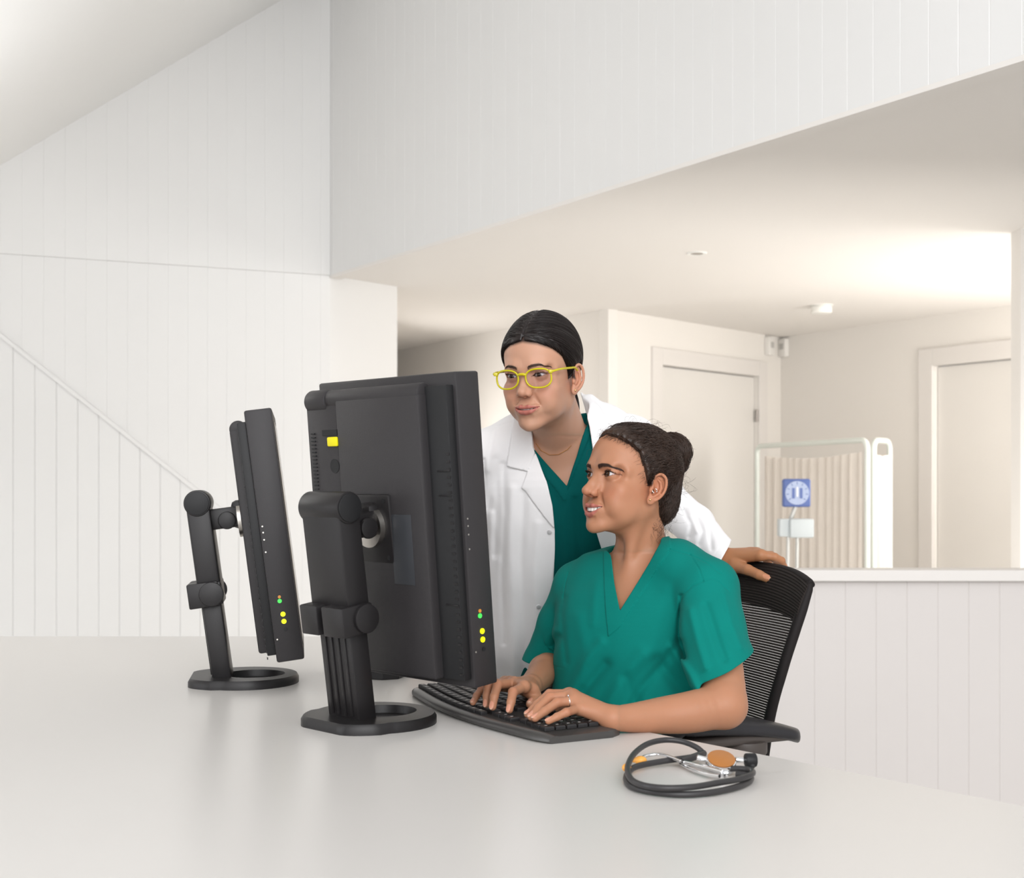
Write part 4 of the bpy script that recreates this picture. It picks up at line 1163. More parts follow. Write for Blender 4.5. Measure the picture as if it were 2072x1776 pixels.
def lash_strands(o, R, sc, P_, seed, n=60, L0=.0052, sides=(-1, 1)):
    rs = np.random.RandomState(seed); out = []
    ex, ey, ez = EYE; hu, hl = P_['eu'], P_['el']
    for side in sides:
        for up in (1, 0):
            nn = n if up else n // 2
            t = np.linspace(-.0125, .0138, nn) + rs.normal(0, .0003, nn)
            z = (ez + hu * (1 - np.abs(t / .0142) ** 2.2) + .0012 * t / .014) if up else (ez - hl * (1 - np.abs(t / .0142) ** 2) + .0012 * t / .014)
            y = ey - np.sqrt(np.maximum(.0134 ** 2 - t * t - (z - ez) ** 2, 1e-7))
            L = (L0 if up else L0 * .4) * rs.uniform(.7, 1.1, nn) * np.interp(t, [-.013, 0, .010], [.5, .9, 1.15]); st = []
            for k in range(5):
                s = k / 4
                st.append(np.stack([side * (ex + t + t * 28 * L * s * .8), y - L * s * .9, z + (L * (.1 * s + .55 * s * s) if up else -L * s * .5)], 1))
            out.append(np.stack(st, 1))
    p = np.concatenate(out); n_, m_, _ = p.shape
    return strands_mesh(to_wld(p.reshape(-1, 3), o, R, sc).reshape(n_, m_, 3), .00022, 3)

def teeth(o, R, sc, P_, parent):
    w = P_['mw']; zc = P_['mz']; op = P_['open']; mb = MB(); ws = [.0084, .0066, .0074, .0066, .0064]; x = 0
    for wd in ws:
        for sd in (-1, 1):
            xc = (x + wd / 2) * .93; yy = -.0945 + (xc / .026) ** 2 * .0165
            mb2 = MB(); sl_ = 2 * xc * .0165 / .026 ** 2
            M_ = Matrix.Rotation(math.atan(sl_) * sd, 4, 'Z')
            mb2.rbox((0, 0, 0), (wd * .97, .006, .0115), .0022, M_, seg=3)
            V = [np.array(v) + [sd * xc, yy, zc - .0010 + (.0005 if wd < .007 else 0)] for v in mb2.v]
            mb.add(to_wld(V, o, R, sc), mb2.f)
        x += wd
    # lower edge and gum shadow behind
    return mb.obj('teeth', m_teeth, parent, world=True)

# ---- hair
def hair_region(az, tab):
    return np.interp(np.abs(az), [t[0] for t in tab], [t[1] for t in tab])
def scalp_fn(o, R, sc, P_, tab, thick, bumps=None, groove=0):
    cr_ = P_.get('cran', (0, 0))
    g = G(M=R, o=o, scale=sc)
    g.ell((0, .009, .026 + cr_[1]), (.0725 + thick, .083 + cr_[0] + thick, .075 + cr_[1] + thick * 1.1), k=0)
    g.ell((0, -.037, .034), (.060 + thick * .55, .056 + thick * .5, .060 + thick * .8), k=.02)
    if bumps: bumps(g)
    def cut(p):
        az = np.arctan2(np.abs(p[:, 0]), -(p[:, 1] - .0)); return (hair_region(az, tab) - p[:, 2]).astype(f32) * f32(.8)
    g.fn(cut, (0, 0, 0), .3, 'i', .016)
    return g
def grow(fn, roots, dirf, steps, ds, offs, rs, wave=None):
    """roots (n,3) local; dirf(p)->(n,3) preferred direction; paths follow the fn surface at height offs"""
    p = roots.astype(f32); paths = []
    ph = (vnoise(roots - roots.mean(0), 24, 8) * 8 + rs.normal(0, .35, len(p))) if wave is not None else 0; last = None
    for k in range(steps):
        d = chunked(fn, p) - offs; gr = chunked_grad(fn, p, 1e-3); p = p - gr * np.clip(d, -.01, .01)[:, None]
        q = p.copy()
        if wave is not None:
            t = dirf(p); t = t - gr * (t * gr).sum(1)[:, None]; t /= np.linalg.norm(t, axis=1)[:, None] + 1e-9
            b = np.cross(t, gr); A_, wl = wave
            q = p + b * (A_ * np.sin(ph + k * ds * 6.28 / wl))[:, None] + gr * (A_ * .8 * np.cos(ph * 1.7 + k * ds * 6.28 / wl))[:, None]
        paths.append(q)
        t = dirf(p); t = t - gr * (t * gr).sum(1)[:, None]; t /= np.linalg.norm(t, axis=1)[:, None] + 1e-9
        p = p + (t * ds).astype(f32)
    return np.stack(paths, 1)
# ------------------------------------------------------------------ materials for the people
m_skinA = mat('skin_light', (.6, .38, .27), .43, .35, noise=.03, nscale=60, vcol='Col', sss=.18, bump=.12, bscale=900)
m_skinB = mat('skin_tan', (.5, .28, .17), .42, .35, noise=.03, nscale=60, vcol='Col', sss=.18, bump=.12, bscale=900)
m_hairA = mat('black_brown_hair', (.0135, .0085, .0075), .33, .5, noise=.25, nscale=90)
m_hairB = mat('dark_brown_curly_hair', (.045, .025, .017), .36, .5, noise=.5, nscale=120)
m_brow = mat('eyebrow_hair', (.05, .028, .022), .6, .3)
m_lash = mat('eyelash_hair', (.008, .005, .005), .5, .3)
m_teeth = mat('tooth_enamel', (.86, .82, .76), .18, .5)
m_gold = mat('gold_metal', (.85, .55, .25), .25, metal=1)
SKA = np.array([.520, .285, .190]); SKB = np.array([.445, .210, .120])
LPA = np.array([.42, .125, .105]); LPB = np.array([.42, .125, .105])
TABA = [(0, .068), (.35, .062), (.7, .050), (1.0, .032), (1.2, .010), (1.36, -.014), (1.47, -.020), (1.56, .012), (1.9, .010), (2.2, -.035), (2.6, -.066), (3.15, -.072)]
TABB = [(0, .078), (.4, .073), (.75, .062), (1.0, .046), (1.15, .024), (1.30, -.004), (1.42, -.014), (1.52, .010), (1.75, .010), (1.95, -.015), (2.2, -.060), (2.7, -.086), (3.15, -.088)]
# standing person
PA = dict(mw=.0288, mz=-.0665, curl=.0035, open=.0018, nz=.008, chk=.039, cran=(.003,.009), eu=.0036, el=.0028, jw=.0405, brow=[.0150, .0195, .0215, .0160], browth=[.0034, .0040, .0034, .0013], browcol=np.array([.10, .055, .042]), browmix=.55, nw=.95, nt=(-.1090, -.0315), fold=.0012)
RA = rotm(math.radians(26), math.radians(9.5), math.radians(-.8)); SA = .935; OA = P(1098, 752.5, 2.50)
# seated person
PB = dict(mw=.0275, mz=-.0665, curl=.0045, open=.0085, lipt=.9, my=-.0950, nz=.006, chk=.041, cran=(-.002,0), eu=.0052, el=.0040, jw=.042, brow=[.0125, .0160, .0170, .0115], browth=[.0042, .0044, .0034, .0014], browcol=np.array([.045, .022, .016]), browmix=.8, nw=1.0, nt=(-.1110, -.0345), fold=.0014)
RB = rotm(math.radians(58), math.radians(-7), math.radians(0)); SB = .94; OB = P(1281.5, 970.5, 2.38)
PA.update(tab=TABA, hcol=np.array([.020, .012, .010]), gon=.0435); PB.update(tab=TABB, hcol=np.array([.040, .020, .014]))
hA = head_sdf(OA, RA, SA, PA); hB = head_sdf(OB, RB, SB, PB)

# ------------------------------------------------------------------ hair
def bumpA(g):
    g.cone((0, .080, -.045), (0, .098, -.040), .030, .018, k=.03)
sA = scalp_fn(OA, RA, SA, PA, TABA, .0075, bumpA)
BUN = np.array([.004, .088, .066])
def bumpB(g):
    g.ell((0, .055, -.040), (.052, .042, .050), k=.03)
sB = scalp_fn(OB, RB, SB, PB, TABB, .0075, bumpB)
bunB = G(M=RB, o=OB, scale=SB)
bunB.ell(BUN, (.038, .034, .037), k=0); bunB.ell(BUN + [.006, .008, -.024], (.024, .018, .018), k=.012); bunB.ell(BUN + [-.008, -.010, .012], (.022, .02, .02), k=.01)
bunB.cone(BUN - [0, .034, .012], BUN, .02, .02, k=.02)
def hair_A(parent):
    rs = np.random.RandomState(5)
    def disp(p):
        d = sA(p); q = to_loc(p, OA, RA, SA)
        # parting groove and combed ridges
        part = np.exp(-(q[:, 0] / .0022) ** 2) * (q[:, 1] < .02) * (q[:, 2] > .05) * .0030
        return (d + part + .0004 * np.sin(np.arctan2(q[:, 2] + .03, q[:, 1] + .02) * 70)).astype(f32)
    v, q = mesh_from(disp, OA - .15, OA + .15, .0018)
    # strands: roots spread over the shell
    N = 8000
    d0 = rs.normal(size=(N * 2, 3)); d0 /= np.linalg.norm(d0, axis=1)[:, None]; d0 = d0[(d0[:, 2] > -.75)]
    roots = to_wld(d0 * .1 + [0, .005, .02], OA, RA, SA).astype(f32)
    for _ in range(8): roots = roots - chunked_grad(sA, roots, 1e-3) * np.clip(chunked(sA, roots), -.03, .03)[:, None]
    l = to_loc(roots, OA, RA, SA); az = np.arctan2(np.abs(l[:, 0]), -l[:, 1]); ok = (l[:, 2] > hair_region(az, TABA) + .003) & (np.abs(chunked(sA, roots)) < .002) & (np.abs(l[:, 0]) > .0016)
    roots = roots[ok][:N]; knot = np.array([0, .100, -.046])
    def dirf(p):
        l = to_loc(p, OA, RA, SA); t = knot - l; t /= np.linalg.norm(t, axis=1)[:, None]
        w = np.clip(1 - np.abs(l[:, 0]) / .055, 0, 1) * (l[:, 2] > .02)
        side = np.stack([np.sign(l[:, 0]) * 1.0, np.full(len(l), .55), np.full(len(l), -.1)], 1)
        t = t + side * (w * 1.1)[:, None]
        return (t @ RA.T).astype(f32)
    n = len(roots); offs = rs.uniform(.0002, .0013, n).astype(f32)
    pa_ = grow(sA, roots, dirf, 15, .0075, offs, rs)
    V1, Q1 = strands_mesh(pa_, rs.uniform(.00028, .0005, n), 3)
    # pony tail
    tl = []
    for i in range(160):
        a = rs.uniform(0, 6.28); r_ = .013 * math.sqrt(rs.uniform()); b0 = np.array([r_ * math.cos(a), .104, -.042 + r_ * math.sin(a)])
        pts = [b0, b0 + [.002, .018, -.006], b0 + [.006, .026, -.028], b0 + [.008, .024, -.055], b0 + [.006, .020, -.075]]
        tl.append(spline(pts, 3))
    tl = np.array(tl); tl = to_wld(tl.reshape(-1, 3), OA, RA, SA).reshape(tl.shape)
    V2, Q2 = strands_mesh(tl, .0013, 4)
    V, Q = join([(v, q), (V1, Q1), (V2, Q2)])
    return obj('hair', V, Q, m_hairA, parent, world=True)
def hair_B(parent):
    rs = np.random.RandomState(9)
    def disp(p):
        q = to_loc(p, OB, RB, SB); return (sB(p) + .0012 * vnoise(q, 260, 3) + .0006 * vnoise(q, 600, 4)).astype(f32)
    v, q = mesh_from(disp, OB - .16, OB + .17, .0020)
    vb, qb = mesh_from(lambda p: (bunB(p) + .0030 * vnoise(to_loc(p, OB, RB, SB), 150, 7)).astype(f32), OB - .16, OB + .20, .0020)
    N = 8000
    d0 = rs.normal(size=(N * 2, 3)); d0 /= np.linalg.norm(d0, axis=1)[:, None]; d0 = d0[(d0[:, 2] > -.9)]
    roots = to_wld(d0 * .1 + [0, .01, .01], OB, RB, SB).astype(f32)
    for _ in range(8): roots = roots - chunked_grad(sB, roots, 1e-3) * np.clip(chunked(sB, roots), -.03, .03)[:, None]
    l = to_loc(roots, OB, RB, SB); az = np.arctan2(np.abs(l[:, 0]), -l[:, 1]); ok = (l[:, 2] > hair_region(az, TABB) + .002) & (np.abs(chunked(sB, roots)) < .003)
    roots = roots[ok][:N]; n = len(roots)
    knot = BUN + np.array([0, -.02, -.01])
    def dirf(p):
        l = to_loc(p, OB, RB, SB); t = knot - l; t /= np.linalg.norm(t, axis=1)[:, None] + 1e-6
        up = np.clip((-.01 - l[:, 2]) / .04, 0, 1)[:, None]
        t = t + up * np.array([[0, .1, .6]])
        return (t @ RB.T).astype(f32)
    offs = (.0018 + .0014 * vnoise(roots - roots.mean(0), 60, 12) + rs.uniform(-.0008, .0008, n)).astype(f32)
    amp = rs.uniform(.0026, .0032, n); 
    pa_ = grow(sB, roots, dirf, 18, .0050, offs, rs, wave=(amp, .027))
    V1, Q1 = strands_mesh(pa_, rs.uniform(.0003, .00055, n), 3)
    # strands wrapped round the bun
    nb_ = 900; th = rs.uniform(0, 6.28, nb_); zz = rs.uniform(-1, 1, nb_); pts = []
    tiltm = rotm(.3, .5, .4)
    for k in range(16):
        a = th + k * .16; z_ = np.clip(zz + .25 * np.sin(a * 2 + th), -.97, .97); r_ = np.sqrt(1 - z_ ** 2)
        pts.append(np.stack([r_ * np.cos(a), z_, r_ * np.sin(a)], 1) @ tiltm.T * .05 + BUN)
    pts = np.stack(pts, 1); w_ = to_wld(pts.reshape(-1, 3), OB, RB, SB).astype(f32); offb = np.repeat(rs.uniform(.0002, .0035, nb_), 16).astype(f32)
    for _ in range(7): w_ = w_ - chunked_grad(bunB, w_, 1e-3) * np.clip(chunked(bunB, w_) - offb, -.02, .02)[:, None]
    w_ = w_ + (rs.normal(0, .0003, w_.shape)).astype(f32)
    V2, Q2 = strands_mesh(w_.reshape(nb_, 16, 3), .00055, 3)
    # loose loops lifting off the bun
    lp = []
    for i in range(70):
        a0 = rs.uniform(0, 6.28); w0 = rs.uniform(1.2, 2.6); tl_ = rotm(rs.uniform(-1, 1), rs.uniform(-1, 1), rs.uniform(-1, 1)); s_ = np.linspace(0, 1, 16)[:, None]; an = a0 + w0 * s_
        lp.append(np.concatenate([np.cos(an), np.zeros_like(an), np.sin(an)], 1) @ tl_.T * (.037 + rs.uniform(.001, .006) * np.sin(s_ * PI)) + BUN)
    lp = np.array(lp); V4, Q4 = strands_mesh(to_wld(lp.reshape(-1, 3), OB, RB, SB).reshape(lp.shape), .0005, 3)
    # flyaways and nape curls
    fl = []
    m_ = 22
    for i in range(300):
        j = rs.randint(n); r0 = to_loc(roots[j], OB, RB, SB) if False else ((roots[j] - OB) @ RB) / SB
        nrm = r0 / np.linalg.norm(r0); 
        if r0[2] < .0 and r0[1] < 0: continue
        t = rs.normal(size=3); t -= nrm * t.dot(nrm); t[1] += .6; t /= np.linalg.norm(t); b = np.cross(t, nrm)
        L = rs.uniform(.015, .045); cur = rs.uniform(.002, .006); ph = rs.uniform(0, 6.28); wv = rs.uniform(3, 9)
        s_ = np.linspace(0, 1, m_)[:, None]
        fl.append(r0 + t * L * s_ * .8 + nrm * (.002 + L * .35 * np.sin(s_ * 2.4)) + b * cur * np.sin(ph + wv * s_) * s_ + nrm * cur * np.cos(ph + wv * s_) * s_)
    for i in range(230):   # nape
        x0 = rs.uniform(-.035, .052); r0 = np.array([x0, rs.uniform(.040, .075) - .3 * abs(x0), rs.uniform(-.095, -.070)])
        s_ = np.linspace(0, 1, m_)[:, None]; L = rs.uniform(.012, .042); ph = rs.uniform(0, 6.28); tu = rs.uniform(4, 11); cr = rs.uniform(.002, .0065)
        dirv = np.array([x0 * 4 * .1, rs.uniform(-.1, .5), -1.]); dirv /= np.linalg.norm(dirv)
        fl.append(r0 + dirv * L * s_ + np.array([1, 0, 0]) * cr * (np.cos(ph + tu * s_) - math.cos(ph)) + np.array([0, .7, .3]) * cr * (np.sin(ph + tu * s_) - math.sin(ph)))
    for i in range(90):    # baby hair at the temple and hairline
        side = 1; az = rs.uniform(.1, 1.35); zz_ = hair_region(np.array([az]), TABB)[0]; rr_ = .083
        r0 = np.array([side * math.sin(az) * .066, -math.cos(az) * .082, zz_ + .003]); s_ = np.linspace(0, 1, m_)[:, None]
        L = rs.uniform(.006, .016); w0 = to_wld(r0[None], OB, RB, SB).astype(f32)
        for _ in range(5): w0 = w0 - grad(hB, w0) * (hB(w0) - .001)[:, None]
        r0 = to_loc(w0, OB, RB, SB)[0]; t = np.array([math.sin(az) * .2, -.25, -1.0]) * rs.uniform(.4, 1) + rs.normal(0, .3, 3); nn_ = r0 / np.linalg.norm(r0); t -= nn_ * t.dot(nn_); t /= np.linalg.norm(t); b = np.cross(t, nn_)
        fl.append(r0 + t * L * s_ + b * .0035 * (1 - np.cos(s_ * rs.uniform(2, 4))) * rs.choice([-1, 1]) + nn_ * .001)
    fl = np.array(fl); fl = to_wld(fl.reshape(-1, 3), OB, RB, SB).reshape(fl.shape)
    V3, Q3 = strands_mesh(fl, .00017, 3)
    V, Q = join([(v, q), (vb, qb), (V1, Q1), (V2, Q2), (V3, Q3), (V4, Q4)])
    return obj('hair', V, Q, m_hairB, parent, world=True)
# ------------------------------------------------------------------ bodies
def prism_fn(poly, y1, y0=0.0, grow_=0.0):
    poly = np.array(poly, float)
    lo_, hi_ = poly.min(0) - 60, poly.max(0) + 60
    def fn(p):
        if p[:, 1].min() > y1 + .02: return np.full(len(p), .05, f32)
        u, v = proj_px(p.astype(float))
        if u.max() < lo_[0] or u.min() > hi_[0] or v.max() < lo_[1] or v.min() > hi_[1]: return np.full(len(p), .05, f32)
        d = poly_sd(u, v, poly) * p[:, 1] / F - grow_
        return np.maximum(d, np.maximum(p[:, 1] - y1, y0 - p[:, 1])).astype(f32)
    return fn
def decal(poly, y1, gfn, h):
    pf = prism_fn(poly, y1)
    def fn(p):
        a = pf(p)
        return a if a.min() > .006 else np.maximum(a, gfn(p) - f32(h))
    return fn
def half(pt, n):
    pt = np.array(pt, float); n = np.array(n, float); n /= np.linalg.norm(n)
    return lambda p: ((p - pt.astype(f32)) @ n.astype(f32))
def folds_fn(lines, y1):
    """lines: (polyline px, amplitude m, width px); ridges where amp>0"""
    def fn(p):
        u, v = proj_px(p.astype(float)); o = np.zeros(len(p))
        for pl, amp, w in lines:
            a = np.array(pl, float)
            if (u.max() < a[:, 0].min() - 3 * w) or (u.min() > a[:, 0].max() + 3 * w) or (v.max() < a[:, 1].min() - 3 * w) or (v.min() > a[:, 1].max() + 3 * w): continue
            o += amp * np.exp(-(seg_d(u, v, pl) / w) ** 2)
        return (-o * (p[:, 1] < y1)).astype(f32)
    return fn
NAILS = []
def hand(g, W, fing, thumb, hint, who, rb=.0085, wr=.021, hintT=None, palm=.0105, ns=1.0):
    W = np.array(W); M0 = [np.array(f[0]) for f in fing]
    g.sph(W, wr * .76, k=.010)
    for m in M0: g.cone(W, m, wr * .70, palm, k=.007)
    c = (M0[0] + M0[-1]) / 2
    for a, b in zip(M0[:-1], M0[1:]): g.cone(a, b, palm * .95, palm * .92, k=.006)
    g.cone(W + (c - W) * .35, M0[1] * .5 + M0[2] * .5, .013, .0115, k=.008)
    for i, f in enumerate(fing):
        s = [1.0, 1.03, .97, .86][i]
        g.chain(f, [rb * 1.0 * s, rb * .97 * s, rb * .86 * s, rb * .74 * s], k=.0045, kk=.0028)
        nail(g, f[2], f[3], hint, rb * s, who, ns)
    g.cone(W, thumb[0], wr * .66, .0130, k=.010)
    g.chain(thumb, [.0135, .0108, .0096, .0082][:len(thumb)] if len(thumb) == 4 else [.0125, .0100, .0084], k=.007, kk=.003)
    nail(g, thumb[-2], thumb[-1], hint if hintT is None else hintT, rb * 1.15, who, ns)
def nail(g, a, b, hint, r, who, ns=1.0):
    a = np.array(a); b = np.array(b); d = (b - a) / np.linalg.norm(b - a); h = np.array(hint, float); h -= d * h.dot(d); h /= np.linalg.norm(h); s = np.cross(d, h)
    c = b - d * r * .05 + h * r * .56
    Rn = np.stack([s, d, h], 1); g.ell(c, (r * .56 * ns, r * .88 * ns, r * .30), k=.0005, R=Rn); NAILS.append((who, c, Rn, r * ns))
def nail_color(col, p, who, base):
    for (w, c, Rn, r) in NAILS:
        if w != who: continue
        q = (p - c) @ Rn; m = ((q[:, 0] / (r * .55)) ** 2 + (q[:, 1] / (r * .90)) ** 2 < 1) & (q[:, 2] > -r * .22) & (q[:, 2] < r * .6)
        tipm = m & (q[:, 1] > r * .66)
        col[m] = base * np.array([1.35, 1.35, 1.6]); col[tipm] = np.minimum(base * np.array([1.45, 1.9, 2.4]), .8)
    return col

def limb(g, pts, rs, k=.012, n=5):
    q = spline(np.array([list(p) + [r] for p, r in zip(pts, rs)]), n)
    g.chain(q[:, :3], list(q[:, 3]), k=k, kk=.0015)
# ============ seated person (B): skin
YB = math.radians(38)
NB = P(1296, 1138, 2.41)
SL, SR = P(1432, 1190, 2.29), P(1172, 1188, 2.50)
EL, WL = P(1466, 1428, 2.17), D(1240, 1453, .026)
ER, WR = P(1124, 1338, 2.585), P(1072, 1388, 2.325)
gB = G()
gB.group(hB, k=.0, c=OB, r=.17)
gB.cone(to_wld((0, .020, -.060), OB, RB, SB), NB + [.004, .006, 0], .0435, .0480, k=.026)
gB.chain([to_wld((.030, -.010, -.075), OB, RB, SB), NB + [-.030, -.045, -.030]], [.010, .008], k=.022)   # sternomastoid hint
rows = [(.60, .235, 2.42, .12, .095), (.78, .224, 2.42, .118, .088), (.88, .228, 2.42, .128, .092), (.95, .236, 2.42, .142, .086), (.995, .243, 2.42, .120, .066), (1.03, .247, 2.42, .06, .045)]
gB.loft(rows, YB, k=.03)
gB.cone(NB + [0, 0, -.03], SL, .045, .040, k=.03); gB.cone(NB + [0, 0, -.03], SR, .045, .040, k=.03)
limb(gB, [SL, SL * .5 + EL * .5 + [.004, .006, 0], EL], [.044, .039, .0385], k=.02)
limb(gB, [EL + [-.002, 0, .002], P(1400, 1440, 2.15), P(1340, 1447, 2.135), P(1280, 1452, 2.11), WL], [.0370, .0345, .0300, .0235, .0195], k=.010)
gB.chain([SR, SR * .5 + ER * .5, ER], [.042, .035, .0315], k=.02, kk=.012)
gB.chain([ER, ER * .55 + WR * .45 + [0, 0, .002], WR], [.0325, .0290, .0200], k=.012, kk=.012)
LF = [[D(1152, 1404, .055), D(1112, 1404, .057), D(1087, 1425, .042), D(1068, 1445, .030)],
      [D(1158, 1407, .057), D(1112, 1411, .055), D(1090, 1432, .041), D(1075, 1450, .030)],
      [D(1163, 1418, .051), D(1128, 1421, .050), D(1102, 1439, .038), D(1083, 1453, .029)],
      [D(1172, 1433, .041), D(1146, 1441, .040), D(1127, 1450, .034), D(1110, 1459, .028)]]
LT = [D(1205, 1432, .030), D(1168, 1430, .028), D(1132, 1432, .027)]
hand(gB, WL, LF, LT, (-.35, -.15, 1), 'B', rb=.0083, wr=.0225)
def Pz(px, py, Z): return P(px, py, Z)
RF = [[Pz(1060, 1389, 2.215), D(1038, 1400, .055), D(1034, 1420, .041), D(1031, 1436, .029)],
      [Pz(1040, 1382, 2.255), D(1007, 1385, .062), D(1000, 1409, .045), D(997, 1430, .029)],
      [Pz(1022, 1381, 2.285), D(988, 1387, .058), D(985, 1407, .043), D(984, 1425, .029)],
      [Pz(1006, 1386, 2.305), D(974, 1395, .046), D(964, 1408, .037), D(957, 1421, .029)]]
RT = [Pz(1076, 1398, 2.25), D(1086, 1412, .033), D(1074, 1424, .028)]
hand(gB, WR, RF, RT, (-.45, -.8, .45), 'B', rb=.0083, wr=.0225)

# ============ seated person: scrub top
TEAL = (.0035, .150, .128)
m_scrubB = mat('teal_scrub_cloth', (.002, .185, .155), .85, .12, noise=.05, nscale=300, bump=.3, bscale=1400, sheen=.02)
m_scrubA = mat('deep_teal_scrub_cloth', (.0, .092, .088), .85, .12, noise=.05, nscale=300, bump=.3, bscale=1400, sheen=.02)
def scrub_B():
    g = G()
    rows = [(.58, .250, 2.44, .190, .150), (.66, .240, 2.43, .178, .140), (.74, .226, 2.42, .158, .126), (.80, .222, 2.42, .148, .118), (.86, .224, 2.42, .152, .120), (.91, .229, 2.42, .155, .114), (.955, .236, 2.42, .154, .098), (.995, .243, 2.42, .128, .074), (1.032, .247, 2.42, .076, .058), (1.060, .249, 2.42, .055, .05)]
    g.loft(rows, YB, k=0, n=2.3)
    g.chain([NB + [0, 0, -.012], NB * .45 + SL * .55 + [0, 0, .014], SL + [0, 0, .004]], [.052, .050, .053], k=.03, kk=.02)
    g.chain([NB + [0, 0, -.012], NB * .45 + SR * .55 + [0, 0, .010], SR], [.052, .048, .050], k=.03, kk=.02)
    sl = G(); OL = P(1461, 1347, 2.212)
    sl.chain([SL + [.0, 0, -.005], P(1440, 1270, 2.25), OL, OL + (OL - SL) * .2], [.056, .0575, .0575, .0585], k=0, kk=.012)
    sl.fn(half(OL, (.46, 0, -.88)), OL, .3, 'i', .0012)
    g.group(sl, k=.010, c=(SL + OL) / 2, r=.16)
    sr = G(); ORr = P(1109, 1346, 2.565)
    sr.chain([SR, P(1140, 1262, 2.53), ORr, ORr + (ORr - SR) * .2], [.049, .049, .050, .051], k=0, kk=.012)
    sr.fn(half(ORr, (-.22, .0, -.95)), ORr, .3, 'i', .0012)
    g.group(sr, k=.010, c=(SR + ORr) / 2, r=.16)
    # raised neck band
    band = [(1221, 1105), (1222, 1160), (1226, 1240), (1231, 1287), (1255, 1266), (1297, 1201), (1330, 1150), (1358, 1108), (1352, 1070), (1221, 1070)]
    base = g
    dec = decal(band, 2.44, lambda p: g(p), .0022)
    g2 = G()
    g2.group(g, k=0, c=(.24, 2.42, .8), r=.6)
    g2.fn(dec, P(1290, 1170, 2.35), .16, 'u', .0008)
    # V opening down to the skin and space round the neck
    vv = [(1237, 1050), (1237, 1125), (1243, 1180), (1254, 1237), (1285, 1185), (1315, 1138), (1337, 1098), (1345, 1060), (1300, 1040)]
    g2.fn(prism_fn(vv, 2.40), P(1285, 1150, 2.35), .20, 's', .001)
    g2.cone(NB + [0, .004, -.035], NB + [-.01, -.004, .12], .056, .064, 's', .004)
    g2.fn(lambda p: (p[:, 2] - f32(1.052) - .25 * (p[:, 0] - .247)).astype(f32), NB, .5, 'i', .004)
    L = [([(1378, 1206), (1374, 1250), (1372, 1290), (1385, 1330)], -.0045, 5), ([(1396, 1121), (1415, 1152), (1423, 1176)], -.0011, 1.6), ([(1423, 1176), (1400, 1186), (1382, 1203), (1376, 1222), (1375, 1250)], -.0013, 1.8),
         ([(1353, 1111), (1393, 1121), (1430, 1138), (1460, 1162)], -.0010, 1.5), ([(1423, 1176), (1440, 1170), (1458, 1180), (1475, 1195)], -.0010, 1.5),
         ([(1142, 1208), (1137, 1240), (1140, 1290), (1146, 1340)], -.0020, 6), ([(1150, 1158), (1143, 1185), (1140, 1210)], -.0010, 1.6),
         ([(1415, 1367), (1460, 1340), (1503, 1313)], -.0006, 1.4), ([(1077, 1322), (1100, 1342), (1140, 1352)], -.0006, 1.4),
         ([(1300, 1325), (1265, 1365), (1235, 1420)], .0090, 17), ([(1225, 1345), (1185, 1395), (1165, 1425)], -.0075, 12), ([(1330, 1335), (1365, 1380), (1395, 1420)], -.0080, 13), ([(1360, 1310), (1395, 1365), (1412, 1400)], .0080, 10), ([(1215, 1300), (1180, 1345), (1160, 1390)], .0050, 11), ([(1372, 1300), (1340, 1345), (1300, 1390), (1280, 1425)], -.0060, 10),
         ([(1265, 1370), (1290, 1430)], -.0045, 12), ([(1345, 1195), (1325, 1260), (1320, 1330)], .0030, 16), ([(1170, 1250), (1185, 1320), (1180, 1380)], .0030, 14),
         ([(1396, 1235), (1412, 1300), (1428, 1350)], .0050, 9), ([(1430, 1225), (1450, 1290), (1466, 1335)], -.0050, 9), ([(1465, 1200), (1480, 1260), (1500, 1310)], .0025, 7),
         ([(1130, 1290), (1112, 1322), (1100, 1345)], -.0045, 8), ([(1120, 1275), (1096, 1310)], .0020, 7), ([(1205, 1180), (1200, 1260)], .0018, 9)]
    g2.fn(folds_fn(L, 2.50), (.24, 2.4, .85), .6, 'w', 0)
    g2.fn(lambda p: (.0016 * vnoise(p * np.array([1, 1, .45], f32), 45, 11)).astype(f32), (.24, 2.4, .85), .6, 'w', 0)
    g2.fn(half((0, 0, .60), (0, 0, -1)), (.24, 2.4, .6), 1, 'i', .004)
    return g2

# ============ standing person (A)
YA = math.radians(14)
NA = P(1138, 893, 2.625)
SRA, SLA = P(988, 922, 2.64), P(1276, 892, 2.70)
ELA, WLA = P(1340, 1010, 2.85), P(1463, 1128, 2.66)
ERA, WRA = P(930, 1130, 2.80), D(880, 1318, .03)
gA = G()
gA.group(hA, k=0, c=OA, r=.17)
gA.cone(to_wld((0, .020, -.058), OA, RA, SA), NA, .0500, .0540, k=.030)
gA.chain([to_wld((.040, .0, -.070), OA, RA, SA), NA + [-.014, -.052, -.012]], [.009, .007], k=.022)
rowsA = [(.80, .130, 2.80, .12, .10), (.95, .122, 2.74, .125, .105), (1.08, .115, 2.68, .14, .105), (1.16, .110, 2.66, .145, .090), (1.215, .108, 2.655, .135, .070), (1.25, .106, 2.65, .08, .052)]
gA.loft(rowsA, YA, k=.03)
gA.cone(NA + [0, 0, -.02], SLA, .042, .036, k=.03); gA.cone(NA + [0, 0, -.02], SRA, .042, .036, k=.03)
gA.chain([SLA, P(1312, 955, 2.79), ELA, P(1405, 1062, 2.76), WLA], [.038, .036, .032, .024, .0200], k=.02, kk=.01)
gA.chain([SRA, ERA, WRA], [.040, .034, .0205], k=.02, kk=.01)
